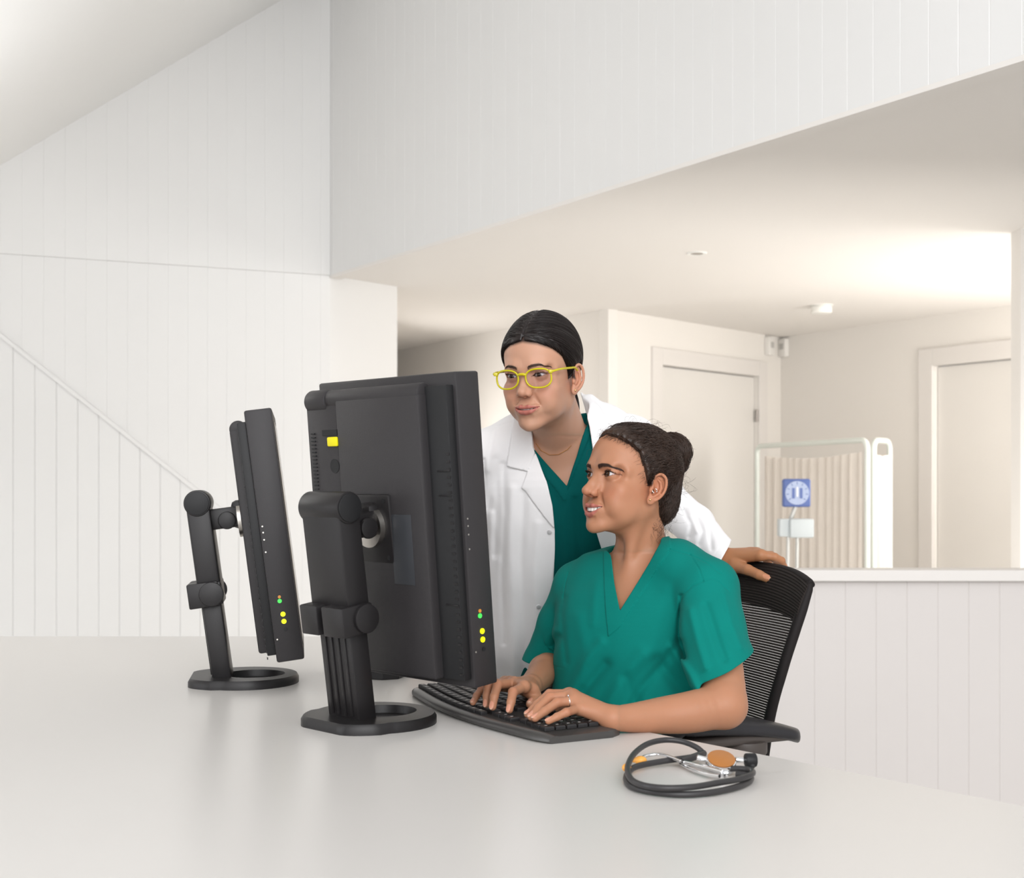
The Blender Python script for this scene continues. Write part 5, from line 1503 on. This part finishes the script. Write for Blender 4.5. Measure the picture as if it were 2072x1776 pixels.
AF = [[P(1540, 1123, 2.590), P(1567, 1127, 2.585), P(1581, 1134, 2.592), P(1586, 1146, 2.602)],
      [P(1531, 1120, 2.612), P(1560, 1124, 2.622), P(1573, 1136, 2.640), P(1574, 1154, 2.646)],
      [P(1519, 1120, 2.634), P(1544, 1124, 2.655), P(1555, 1138, 2.672), P(1555, 1156, 2.675)],
      [P(1506, 1124, 2.652), P(1525, 1128, 2.675), P(1533, 1142, 2.690), P(1533, 1156, 2.692)]]
AT = [P(1490, 1145, 2.625), P(1514, 1153, 2.590), P(1536, 1163, 2.565), P(1554, 1171, 2.552)]
hand(gA, WLA, AF, AT, (.5, -.5, .8), 'A', rb=.0088, wr=.0235, hintT=(-.05, -1, .45), palm=.0115)
# right hand flat on the desk behind the monitor
hd = WRA; fw = np.array([-.35, -.9, 0]); fw /= np.linalg.norm(fw); sd_ = np.array([-fw[1], fw[0], 0])
RFA = [[hd + fw * .07 + sd_ * s * .020 + [0, 0, -.004], hd + fw * (.105 - .004 * abs(s)) + sd_ * s * .023 + [0, 0, -.006], hd + fw * (.128 - .005 * abs(s)) + sd_ * s * .025 + [0, 0, -.013], hd + fw * (.145 - .006 * abs(s)) + sd_ * s * .026 + [0, 0, -.020]] for s in (1.4, .5, -.5, -1.4)]
hand(gA, hd, RFA, [hd + fw * .02 + sd_ * .03 + [0, 0, -.008], hd + fw * .045 + sd_ * .045 + [0, 0, -.014], hd + fw * .068 + sd_ * .052 + [0, 0, -.019]], (0, 0, 1), 'A', rb=.0085, wr=.022)

def scrub_A():
    g = G()
    rows = [(.70, .140, 2.87, .15, .125), (.80, .133, 2.81, .143, .120), (.95, .124, 2.745, .142, .122), (1.08, .115, 2.68, .150, .118), (1.16, .110, 2.66, .155, .102), (1.215, .108, 2.655, .145, .082), (1.255, .108, 2.65, .088, .064), (1.285, .108, 2.65, .06, .055)]
    g.loft(rows, YA, k=0, n=2.3)
    g.chain([NA, NA * .5 + SLA * .5 + [0, 0, .008], SLA], [.050, .044, .04], k=.03, kk=.02); g.chain([NA, NA * .5 + SRA * .5 + [0, 0, .008], SRA], [.050, .044, .04], k=.03, kk=.02)
    g2 = G(); g2.group(g, k=0, c=(.12, 2.7, 1), r=.6)
    band = [(1070, 905), (1078, 935), (1138, 1004), (1141, 1009), (1170, 940), (1203, 862), (1205, 800), (1070, 800)]
    g2.fn(decal(band, 2.66, lambda p: g(p), .0022), P(1140, 920, 2.56), .17, 'u', .0008)
    vv = [(1060, 860), (1070, 896), (1086, 915), (1147, 984), (1167, 925), (1184, 862), (1190, 835), (1190, 760), (1060, 760)]
    g2.fn(prism_fn(vv, 2.645), P(1130, 880, 2.56), .2, 's', .001)
    g2.cone(NA + [0, .0, -.03], NA + [-.02, -.02, .10], .058, .066, 's', .004)
    L = [([(1165, 1010), (1168, 1060), (1172, 1130)], -.004, 7), ([(1150, 1000), (1140, 1060), (1146, 1140)], .003, 10), ([(1190, 960), (1185, 1040)], .003, 8), ([(1105, 960), (1140, 1010)], .0025, 8), ([(1203, 862), (1170, 940), (1141, 1009)], -.001, 1.8), ([(1078, 935), (1138, 1004)], -.001, 1.8)]
    g2.fn(folds_fn(L, 2.75), (.12, 2.65, 1), .5, 'w', 0)
    g2.fn(lambda p: (.0014 * vnoise(p * np.array([1, 1, .4], f32), 50, 5)).astype(f32), (.12, 2.65, 1), .6, 'w', 0)
    g2.fn(half((0, 0, .72), (0, 0, -1)), (.12, 2.8, .7), 1, 'i', .004)
    return g2
m_coat = mat('white_lab_coat_cloth', (.90, .885, .89), .8, .25, noise=.015, nscale=200, bump=.15, bscale=1200, sheen=.1)
def coat_A():
    g = G()
    rows = [(.44, .165, 3.00, .225, .190), (.55, .160, 2.98, .212, .175), (.70, .150, 2.915, .198, .155), (.80, .137, 2.83, .190, .143), (.90, .127, 2.775, .180, .140), (1.0, .119, 2.725, .173, .138), (1.10, .112, 2.685, .173, .131), (1.17, .107, 2.665, .172, .114), (1.215, .106, 2.66, .158, .092), (1.255, .107, 2.655, .100, .074), (1.290, .109, 2.655, .068, .064), (1.315, .110, 2.655, .058, .058)]
    g.loft(rows, YA, k=0, n=2.3)
    g.chain([NA + [0, .01, .010], NA * .45 + SLA * .55 + [0, 0, .022], SLA], [.058, .054, .052], k=.03, kk=.02)
    g.chain([NA + [0, .01, .010], NA * .45 + SRA * .55 + [0, 0, .020], SRA], [.058, .052, .054], k=.03, kk=.02)
    CU = P(1462, 1125, 2.662)
    s1 = G(); s1.chain([SLA, P(1312, 955, 2.79), ELA, P(1405, 1062, 2.76), CU, CU + (CU - ELA) * .2], [.054, .052, .051, .042, .0335, .034], k=0, kk=.014)
    s1.fn(half(CU, (.85, -.1, -.50)), CU, .3, 'i', .0012); pass
    g.group(s1, k=.012, c=ELA, r=.32)
    s2 = G(); CR = WRA + (ERA - WRA) * .12
    s2.chain([SRA, P(952, 1020, 2.69), ERA, CR, WRA], [.056, .053, .050, .036, .034], k=0, kk=.014)
    s2.fn(half(CR, (WRA - ERA)), CR, .3, 'i', .0012); s2.cone(CR, WRA, .029, .031, 's', .002)
    g.group(s2, k=.008, c=(SRA + WRA) / 2, r=.35)
    g2 = G(); g2.group(g, k=0, c=(.12, 2.75, .9), r=.9)
    colL = [(1039, 846), (1060, 850), (1076, 868), (1079, 904), (1083, 916), (1067, 954), (1023, 943), (1028, 922), (1034, 880)]
    lapL = [(1083, 914), (1067, 953), (1055, 987), (1086, 1026), (1121, 1068), (1117, 1022), (1106, 965)]
    colR = [(1164, 782), (1176, 789), (1212, 822), (1228, 846), (1246, 885), (1262, 940), (1235, 975), (1203, 990), (1201, 930), (1195, 880), (1184, 828), (1176, 800)]
    ge = lambda p: g(p)
    for poly, h_, c in ((lapL, .0035, P(1090, 985, 2.55)), (colL, .0065, P(1055, 900, 2.56)), (colR, .0065, P(1215, 880, 2.6))):
        g2.fn(decal(poly, 2.66, ge, h_), c, .13, 'u', .0008)
    # back of collar
    g2.chain([P(1205, 838, 2.63), P(1192, 815, 2.66), P(1165, 808, 2.71), P(1120, 812, 2.73), P(1080, 830, 2.71)], [.012, .014, .016, .016, .012], k=.018, kk=.012)
    op = [(1040, 760), (1070, 850), (1078, 870), (1081, 904), (1090, 930), (1106, 975), (1117, 1022), (1122, 1075), (1122, 1130), (1118, 1195), (1110, 1250), (1100, 1300), (1090, 1345), (1078, 1400), (1070, 1500), (1062, 1700), (1290, 1700), (1270, 1400), (1250, 1250), (1230, 1160), (1221, 1122), (1208, 1078), (1203, 1020), (1203, 960), (1200, 910), (1193, 862), (1184, 828), (1176, 800), (1168, 760)]
    g2.fn(prism_fn(op, 2.74), (.12, 2.6, .95), .7, 's', .0012)
    g2.cone(NA + [0, .0, -.03], NA + [-.02, -.02, .12], .060, .070, 's', .004)
    L = [([(1036, 990), (1030, 1090), (1034, 1200), (1040, 1370)], .0045, 10), ([(1060, 1000), (1055, 1120), (1062, 1260), (1060, 1380)], -.0040, 9), ([(1088, 1060), (1082, 1160), (1086, 1280), (1076, 1380)], .0035, 9),
         ([(1003, 930), (1008, 1010), (1003, 1120)], -.0040, 9), ([(1018, 940), (1022, 1040), (1016, 1160), (1020, 1300)], -.004, 7), ([(992, 1040), (990, 1200), (1005, 1370)], .004, 8), ([(1000, 870), (995, 900), (986, 950)], .003, 7),
         ([(978, 930), (980, 980), (972, 1030)], -.006, 4), ([(1240, 826), (1300, 848)], -.0012, 1.6), ([(1095, 1040), (1070, 1005)], -.001, 1.6), ([(1110, 1080), (1108, 1200), (1090, 1330)], -.0006, 1.4),
         ([(1385, 1035), (1400, 1060), (1395, 1085)], -.005, 6), ([(1410, 1050), (1422, 1075), (1415, 1100)], -.004, 6), ([(1395, 1045), (1410, 1075)], .003, 5), ([(1435, 1070), (1440, 1110)], -.003, 5), ([(1462, 1100), (1436, 1135)], -.0007, 1.5),
         ([(1250, 860), (1270, 920)], -.004, 9), ([(1006, 862), (1040, 852)], -.0012, 1.5)]
    g2.fn(folds_fn(L, 2.95), (.12, 2.7, .95), .9, 'w', 0)
    g2.fn(lambda p: (.0024 * vnoise(p * np.array([1, 1, .28], f32), 42, 21) + .0008 * vnoise(p * np.array([1, 1, .3], f32), 110, 22)).astype(f32), (.12, 2.7, .95), .9, 'w', 0)
    g2.fn(half((0, 0, .46), (0, 0, -1)), (.12, 2.8, .5), 1, 'i', .004)
    return g2
# ------------------------------------------------------------------ build the people
import time as _t
_T = _t.time()
def box_keep(lo, hi):
    lo = np.array(lo); hi = np.array(hi); return lambda c: ((c > lo) & (c < hi)).all(1)
def body_parts(g, boxes):
    return join([mesh_from(g, lo, hi, h) for lo, hi, h in boxes])
tB = thing('person', 'seated person in bright teal scrubs with a curly bun, typing at the keyboard', 'person', (SC[0], SC[1], 0))
tA = thing('person', 'standing person in a white lab coat leaning in, sleek dark hair tied back', 'person', (.16, 2.95, 0))
hb = (OB + [-.15, -.16, -.135], OB + [.15, .15, .135], .0012)
# the coarse box also covers the hand area: drop coarse faces inside the fine hand box
def tuck(g, part, near, d=.00028):
    v, q = part; m = near(v)
    if m.any():
        v = v.copy(); p = v[m].astype(f32); v[m] = v[m] - chunked_grad(g, p, 6e-4) * d
    return v, q
def near_box(bx, m=.006):
    def f(v):
        a = ((v > np.array(bx[0]) - m) & (v < np.array(bx[1]) + m)).all(1); b = ((v > np.array(bx[0]) + m) & (v < np.array(bx[1]) - m)).all(1); return a & ~b
    return f
def clip_(part, fn_):
    v, q = part; c = v[q].mean(1); return v, q[fn_(c)]
def inb(c, bx, m=.002): return ((c > np.array(bx[0]) - m) & (c < np.array(bx[1]) + m)).all(1)
def drop_inside(parts, boxes):
    out = []
    for (v, q), bx in zip(parts, boxes):
        if bx is not None:
            c = v[q].mean(1); m = np.zeros(len(q), bool)
            for lo, hi in bx: m |= ((c > np.array(lo)) & (c < np.array(hi))).all(1)
            q = q[~m]
        out.append((v, q))
    return join(out)
HBX = ((-.12, 2.02, DESK + .0), (.172, 2.34, DESK + .10))
hb_lo, hb_hi = OB + [-.16, -.17, -.1335], OB + [.16, .17, .14]
parts = [mesh_from(gB, OB + [-.15, -.16, -.135], OB + [.15, .15, .135], .0012),
         mesh_from(gB, (-.14, 2.0, .70), (.46, 2.68, OB[2] - .130), .0024),
         mesh_from(gB, (HBX[0][0] - .002, HBX[0][1] - .002, HBX[0][2] - .002), (HBX[1][0] + .003, HBX[1][1] + .003, HBX[1][2] + .003), .0011)]
ZB = OB[2] - .131
parts[0] = clip_(parts[0], lambda c: c[:, 2] > ZB); parts[1] = clip_(parts[1], lambda c: c[:, 2] < ZB + .0025); parts[2] = clip_(parts[2], lambda c: inb(c, HBX))
parts[1] = tuck(gB, tuck(gB, parts[1], lambda v: np.abs(v[:, 2] - ZB) < .006), near_box(HBX))
vb, fb = drop_inside(parts, [None, [HBX], None])
lb = to_loc(vb, OB, RB, SB)
cb = head_color(lb, PB, SKB, LPB)
far = (lb[:, 2] < -.125) | (np.linalg.norm(lb, axis=1) > .155); cb[far] = SKB
cb = nail_color(cb, vb, 'B', SKB)
# warmer knuckles
for f_ in LF + RF:
    for j in (1,):
        d_ = np.linalg.norm(vb - f_[j], axis=1); w_ = np.exp(-(d_ / .009) ** 2)[:, None] * .35; cb = cb * (1 - w_) + cb * np.array([1.05, .72, .66]) * w_
obj('body', vb, fb, m_skinB, tB, world=True, colors=cb)
print('B body', len(vb), _t.time() - _T)
HBA = ((WLA[0] - .01, 2.50, WLA[2] - .08), (WLA[0] + .20, 2.76, WLA[2] + .06))
HBR = (WRA + [-.12, -.20, -.04], WRA + [.10, .02, .05])
parts = [mesh_from(gA, OA + [-.14, -.15, -.125], OA + [.14, .15, .135], .0012),
         mesh_from(gA, (-.20, 2.40, .74), (.46, 3.0, OA[2] - .115), .0026),
         mesh_from(gA, HBA[0], HBA[1], .0012), mesh_from(gA, HBR[0], HBR[1], .002)]
ZA = OA[2] - .121
parts[0] = clip_(parts[0], lambda c: c[:, 2] > ZA); parts[1] = clip_(parts[1], lambda c: c[:, 2] < ZA + .003); parts[2] = clip_(parts[2], lambda c: inb(c, HBA)); parts[3] = clip_(parts[3], lambda c: inb(c, HBR))
parts[1] = tuck(gA, tuck(gA, parts[1], lambda v: np.abs(v[:, 2] - ZA) < .006), near_box(HBA))
va, fa = drop_inside(parts, [None, [HBA, HBR], None, None])
la = to_loc(va, OA, RA, SA); ca = head_color(la, PA, SKA, LPA)
far = (la[:, 2] < -.122) | (np.linalg.norm(la, axis=1) > .155); ca[far] = SKA
hm = va[:, 0] > WLA[0] - .02; SKH = SKA * np.array([.80, .66, .48]); hm &= np.linalg.norm(va - np.array(AF[0][0]), axis=1) < .2
ca[hm] = SKH; ca = nail_color(ca, va, 'A', SKH)
obj('body', va, fa, m_skinA, tA, world=True, colors=ca)
print('A body', len(va), _t.time() - _T)
for sd in (-1, 1):
    iris_eye('eye', OA, RA, SA, sd, (-.02, -1, -.14), tA, ('brown', (.055, .030, .016)))
    iris_eye('eye', OB, RB, SB, sd, (.02, -1, .06), tB, ('warm_brown', (.07, .032, .015)))
for (g_, o_, R_, s_, P__, t_, n_) in ((gA, OA, RA, SA, PA, tA, 260), (gB, OB, RB, SB, PB, tB, 420)):
    for sd in (-1, 1):
        V, Q = brow_strands(g_, o_, R_, s_, P__, 3, n_, sides=(sd,)); obj('eyebrow', V, Q, m_brow, t_, world=True)
        V, Q = lash_strands(o_, R_, s_, P__, 4, sides=(sd,)); obj('eyelashes', V, Q, m_lash, t_, world=True)
    teeth(o_, R_, s_, P__, t_)
hair_A(tA); hair_B(tB)
print('hair', _t.time() - _T)
sB_ = scrub_B(); v, q = mesh_from(sB_, (-.04, 2.12, .58), (.50, 2.70, 1.08), .0016); obj('scrub_top', v, q, m_scrubB, tB, world=True)['label'] = 'bright teal V-neck scrub top'
print('scrubB', len(v), _t.time() - _T)
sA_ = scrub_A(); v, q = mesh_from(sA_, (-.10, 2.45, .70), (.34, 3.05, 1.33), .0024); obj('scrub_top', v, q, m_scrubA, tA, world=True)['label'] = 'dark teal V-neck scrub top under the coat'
cA_ = coat_A(); v, q = mesh_from(cA_, (-.30, 2.42, .44), (.50, 3.20, 1.36), .0025); obj('lab_coat', v, q, m_coat, tA, world=True)['label'] = 'open white lab coat'
print('coat', len(v), _t.time() - _T)
# trousers and shoes (behind the desk)
g = G()
HB = np.array([SC[0] + .02, SC[1] + .01, .56])
dd = np.array([cdir[0], cdir[1], 0]); ss = np.array([-cdir[1], cdir[0], 0])
for s_ in (-1, 1):
    hp = HB + ss * s_ * .085; kn = hp + dd * .40 + [0, 0, -.04]; an = kn + dd * .02 + [0, 0, -.42]
    g.chain([hp, kn], [.085, .062], k=.03); g.chain([kn, an], [.062, .050], k=.02)
g.ell(HB + [0, 0, .02], (.17, .16, .10), k=.05)
g.fn(half((0, 0, .10), (0, 0, -1)), HB, 2, 'i', .005)
v, q = mesh_from(g, (-.45, 2.0, .05), (.55, 2.9, .72), .006); obj('scrub_trousers', v, q, m_scrubB, tB, world=True)
m_shoe = mat('white_clog', (.6, .6, .6), .5)
def shoe(p, d, par):
    g = G(); p = np.array(p, float); d = np.array(d, float); d /= np.linalg.norm(d)
    g.chain([p + [0, 0, .045], p + d * .09 + [0, 0, .040], p + d * .16 + [0, 0, .032]], [.038, .040, .034], k=0, kk=.02); g.cone(p + [0, 0, .05], p + [0, 0, .11], .036, .036, k=.02)
    g.fn(half((0, 0, .004), (0, 0, -1)), p, 1, 'i', .004)
    v, q = mesh_from(g, p - .25, p + .25, .005); obj('shoe', v, q, m_shoe, par, world=True)
for s_ in (-1, 1): shoe((HB + ss * s_ * .085 + dd * .42) * [1, 1, 0], dd, tB)
g = G(); HA = np.array([.16, 2.95, .80])
for s_ in (-1, 1):
    hp = HA + np.array([s_ * .085, -s_ * .02, 0]); kn = hp + [0, -.02, -.37]; an = kn + [0, .05, -.38]
    g.chain([hp, kn, an], [.085, .062, .052], k=.03, kk=.02)
g.ell(HA + [0, 0, .02], (.15, .11, .09), k=.05); g.fn(half((0, 0, .08), (0, 0, -1)), HA, 2, 'i', .005)
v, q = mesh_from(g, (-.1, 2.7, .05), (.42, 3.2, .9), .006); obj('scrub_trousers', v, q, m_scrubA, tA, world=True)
for s_ in (-1, 1): shoe((HA[0] + s_ * .085, HA[1] + .03 - s_ * .02, 0), (-.2, -1, 0), tA)
# coat buttons, jewellery
def on_surface(fn, px, py, Z0=2.2, lift=0.0):
    d = P(px, py, 1.0) - np.array([0, 0, CZ]); o = np.array([0, 0, CZ]); t = Z0
    for _ in range(60):
        v = float(fn((o + d * t)[None].astype(f32))[0]); t += v * .8
        if abs(v) < 2e-4: break
    if abs(v) > 1.5e-3: return None, None
    p = o + d * t; n = grad(fn, p[None].astype(f32), 1e-3)[0]
    return p + n * lift, n
m_snap = mat('steel_snap', (.75, .74, .75), .35, metal=.35)
for (px, py) in ((1115, 1076), (1093, 1227)):
    p, n = on_surface(cA_, px - 3, py, 2.3); mb = MB(); mb.cyl(p - n * .001, p + n * .0022, .0050, 20, bev=.0008); mb.obj('coat_snap', m_snap, tA, world=True)
nk = [(1083, 880), (1085, 897), (1095, 911), (1112, 920), (1130, 919), (1148, 909), (1165, 890), (1176, 866), (1181, 845)]
pts = []
for k in range(len(nk) - 1):
    for s_ in range(5):
        a = s_ / 5; q_ = on_surface(gA, nk[k][0] * (1 - a) + nk[k + 1][0] * a, nk[k][1] * (1 - a) + nk[k + 1][1] * a, 2.3, .0010)[0]
        if q_ is not None: pts.append(q_)
mb = MB()
cum = spline(pts, 2)
for i in range(0, len(cum) - 1):
    mb.sph(cum[i], .0011, 8, (1, 1, .7))
mb.tube(cum, .00045, 6); mb.obj('necklace', m_gold, tA, world=True)['label'] = 'thin gold chain necklace'
def ear_at(px, py, g_): return on_surface(g_, px, py, 2.0, .0015)
E = ear_frame()
def earw(u, v, n, o, R, s_): return to_wld(E[0] + u * E[1] + v * E[2] + n * E[3], o, R, s_)
for (o_, R_, s_, t_) in ((OA, RA, SA, tA), (OB, RB, SB, tB)):
    mb = MB(); mb.sph(earw(-.008, -.025, .0052, o_, R_, s_), .0022, 14); mb.obj('earring', m_gold, t_, world=True)['label'] = 'small gold stud in the earlobe'
mb = MB(); pp = [earw(-.0035, -.001, .006, OB, RB, SB), earw(-.001, -.0025, .0068, OB, RB, SB), earw(.0005, -.006, .006, OB, RB, SB)]
mb.tube(spline(pp, 5), .0006, 8); mb.sph(pp[-1], .0011, 10); mb.obj('ear_piercing', m_chr, tB, world=True)
mb = MB(); pp = [earw(-.0085, -.007, .0055, OB, RB, SB), earw(-.0065, -.009, .006, OB, RB, SB), earw(-.005, -.0095, .0055, OB, RB, SB)]
mb.tube(spline(pp, 5), .0006, 8); mb.sph(pp[-1], .0011, 10); mb.obj('ear_piercing', m_chr, tB, world=True)
# finger ring
a, b = LF[2][0], LF[2][1]; c = a * .62 + b * .38; d = (b - a) / np.linalg.norm(b - a); u_ = np.cross(d, [0, 0, 1]); u_ /= np.linalg.norm(u_); w_ = np.cross(u_, d)
mb = MB(); mb.tube([c + .0088 * (math.cos(t) * u_ + math.sin(t) * w_) for t in np.linspace(0, 2 * PI, 40, endpoint=False)], .0008, 8, closed=True)
mb.sph(c + np.array([0, 0, .0098]), .0017, 10); mb.obj('finger_ring', m_chr, tB, world=True)
# ------------------------------------------------------------------ glasses on the standing person
m_gl = mat('translucent_yellow_acetate', (.74, .64, .01), .12, .5, trans=.3, ior=1.5)
m_lens = bpy.data.materials.new('clear_lens'); m_lens.use_nodes = True; b_ = m_lens.node_tree.nodes['Principled BSDF']
b_.inputs['Transmission Weight'].default_value = 1; b_.inputs['IOR'].default_value = 1.03; b_.inputs['Roughness'].default_value = 0.0; b_.inputs['Base Color'].default_value = (.97, .96, 1, 1)
b_.inputs['Coat Weight'].default_value = .3; b_.inputs['Coat Roughness'].default_value = .03; b_.inputs['Coat IOR'].default_value = 1.7
gt = thing('eyeglasses', 'bright yellow framed eyeglasses worn by the person in the lab coat', 'glasses', tuple(OA))
def GL(x, y, z): return to_wld(np.array([x, y, z]), OA, RA, SA)
def lens_outline(sd, grow_=0.0, n=64):
    out = []
    for k in range(n):
        a = 2 * PI * k / n; c, s = math.cos(a), math.sin(a)
        x = .0262 * abs(c) ** .78 * (1 if c > 0 else -1); z = .0188 * abs(s) ** .84 * (1 if s > 0 else -1)
        if s > 0: z *= 1.0 + .10 * c * 1
        z -= .001 * c; x *= 1 + .05 * s
        xx = .0346 + x * (1 + grow_ / .0245); zz = -.0055 + z * (1 + grow_ / .019)
        out.append((sd * xx, -.1020 + .0022 * ((xx - .0) / .03) ** 2, zz))
    return out
mb = MB()
for sd in (-1, 1):
    mb.tube([GL(*p) for p in lens_outline(sd)], .0018, 10, closed=True)
o = mb.obj('frame', m_gl, gt, world=True)
mb = MB(); mb.tube(spline([GL(-.0090, -.1020, .0025), GL(-.004, -.1035, .0042), GL(.004, -.1035, .0042), GL(.0090, -.1020, .0025)], 6), .0027, 12); mb.obj('bridge', m_gl, gt, world=True)
for sd in (-1, 1):
    pl = lens_outline(sd); mb = MB(); c = np.mean(pl, 0)
    v = []; n = len(pl)
    for y0 in (-.0004, .0004):
        v += [GL(p[0], p[1] + y0, p[2]) for p in pl] + [GL(c[0], c[1] + y0 - .001, c[2])]
    f = [(i, (i + 1) % n, n) for i in range(n)] + [(n + 1 + (i + 1) % n, n + 1 + i, 2 * n + 1) for i in range(n)] + [(i, n + 1 + i, n + 1 + (i + 1) % n, (i + 1) % n) for i in range(n)]
    obj('lens', v, f, m_lens, gt, world=True)
    mb = MB(); mb.tube(spline([GL(sd * .0600, -.0960, .0065), GL(sd * .0675, -.0920, .0072), GL(sd * .0730, -.0700, .0085), GL(sd * .0765, -.030, .0070), GL(sd * .0780, -.008, .0050), GL(sd * .0765, .008, -.006), GL(sd * .0745, .014, -.016)], 5), .0022, 10)
    mb.rbox(tuple(GL(sd * .0615, -.0955, .0065)), (.008, .005, .007), .0015); mb.obj('temple', m_gl, gt, world=True)
print('people', _t.time() - _T)
# ------------------------------------------------------------------ camera and light
cam = bpy.data.cameras.new('camera'); co = bpy.data.objects.new('camera', cam); C.objects.link(co)
co.location = (0, 0, CZ); co.rotation_euler = (PI / 2, 0, 0)
cam.sensor_width = 36; cam.lens = 36 * F / 2072; cam.shift_y = 92 / 2072
cam.clip_start = .05; cam.dof.use_dof = True; cam.dof.focus_distance = 2.45; cam.dof.aperture_fstop = 7.5
sc.camera = co
w = bpy.data.worlds.new('world'); sc.world = w; w.use_nodes = True
bg = w.node_tree.nodes['Background']; bg.inputs[0].default_value = (.98, .985, 1, 1); bg.inputs[1].default_value = .70
def area(name, loc, tgt, sx, sy, power, col=(1, 1, 1)):
    l = bpy.data.lights.new(name, 'AREA'); l.shape = 'RECTANGLE'; l.size = sx; l.size_y = sy; l.energy = power; l.color = col
    o = bpy.data.objects.new(name, l); C.objects.link(o); o.location = loc
    o.rotation_euler = (Vector(tgt) - Vector(loc)).to_track_quat('-Z', 'Y').to_euler(); return o
def sun(name, d, strength, ang, col=(1, 1, 1)):
    l = bpy.data.lights.new(name, 'SUN'); l.energy = strength; l.angle = math.radians(ang); l.color = col
    o = bpy.data.objects.new(name, l); C.objects.link(o); o.location = (0, 0, 6)
    o.rotation_euler = Vector(d).to_track_quat('-Z', 'Y').to_euler(); return o
sun('daylight', (-.06, .95, -.30), 2.1, 70, (.985, .99, 1))
area('front_fill', (.55, -1.2, 2.4), (.05, 2.7, .95), 2.0, 1.4, 36, (.99, .99, 1))  # added fill behind the camera, brightens the people and desk
area('window_light', (-3.6, 1.2, 2.1), (.1, 2.5, .95), 2.0, 1.8, 120, (.94, .97, 1))
area('ceiling_fill_left', (-2.8, 3.9, 1.7), (-2.8, 4.1, 5), 2.4, 2.0, 42, (.985, .99, 1))  # added upward fill out of frame, brightens the sloped ceiling
area('alcove_ceiling_fill', (3.1, 7.3, 1.0), (2.9, 7.5, 3), 1.2, 1.2, 8, (1, .97, .94))  # added unseen fill behind the post wall, lifts the low ceiling
area('alcove_wall_fill', (1.6, 5.2, .6), (1.2, 9.2, 1.3), 2.2, .8, 22, (1, .97, .93))  # added fill hidden behind the partition, brightens the alcove walls
area('back_left_fill', (-1.05, 9.7, 1.1), (.3, 9.3, 1.0), 1.2, 1.5, 28, (1, .97, .94))  # added fill hidden by the left wall return, brightens the back-left wall
area('alcove_window_light', (4.0, 6.9, 1.5), (1.2, 9.3, 1.4), 1.4, 1.7, 58, (1, .97, .93))
sc.view_settings.view_transform = 'Standard'; sc.view_settings.look = 'None'; sc.view_settings.exposure = .03; sc.view_settings.gamma = 1
sc.view_settings.use_curve_mapping = False
sc.cycles.use_denoising = True
sc.cycles.max_bounces = 7
sc.cycles.use_adaptive_sampling = True; sc.cycles.adaptive_threshold = .03
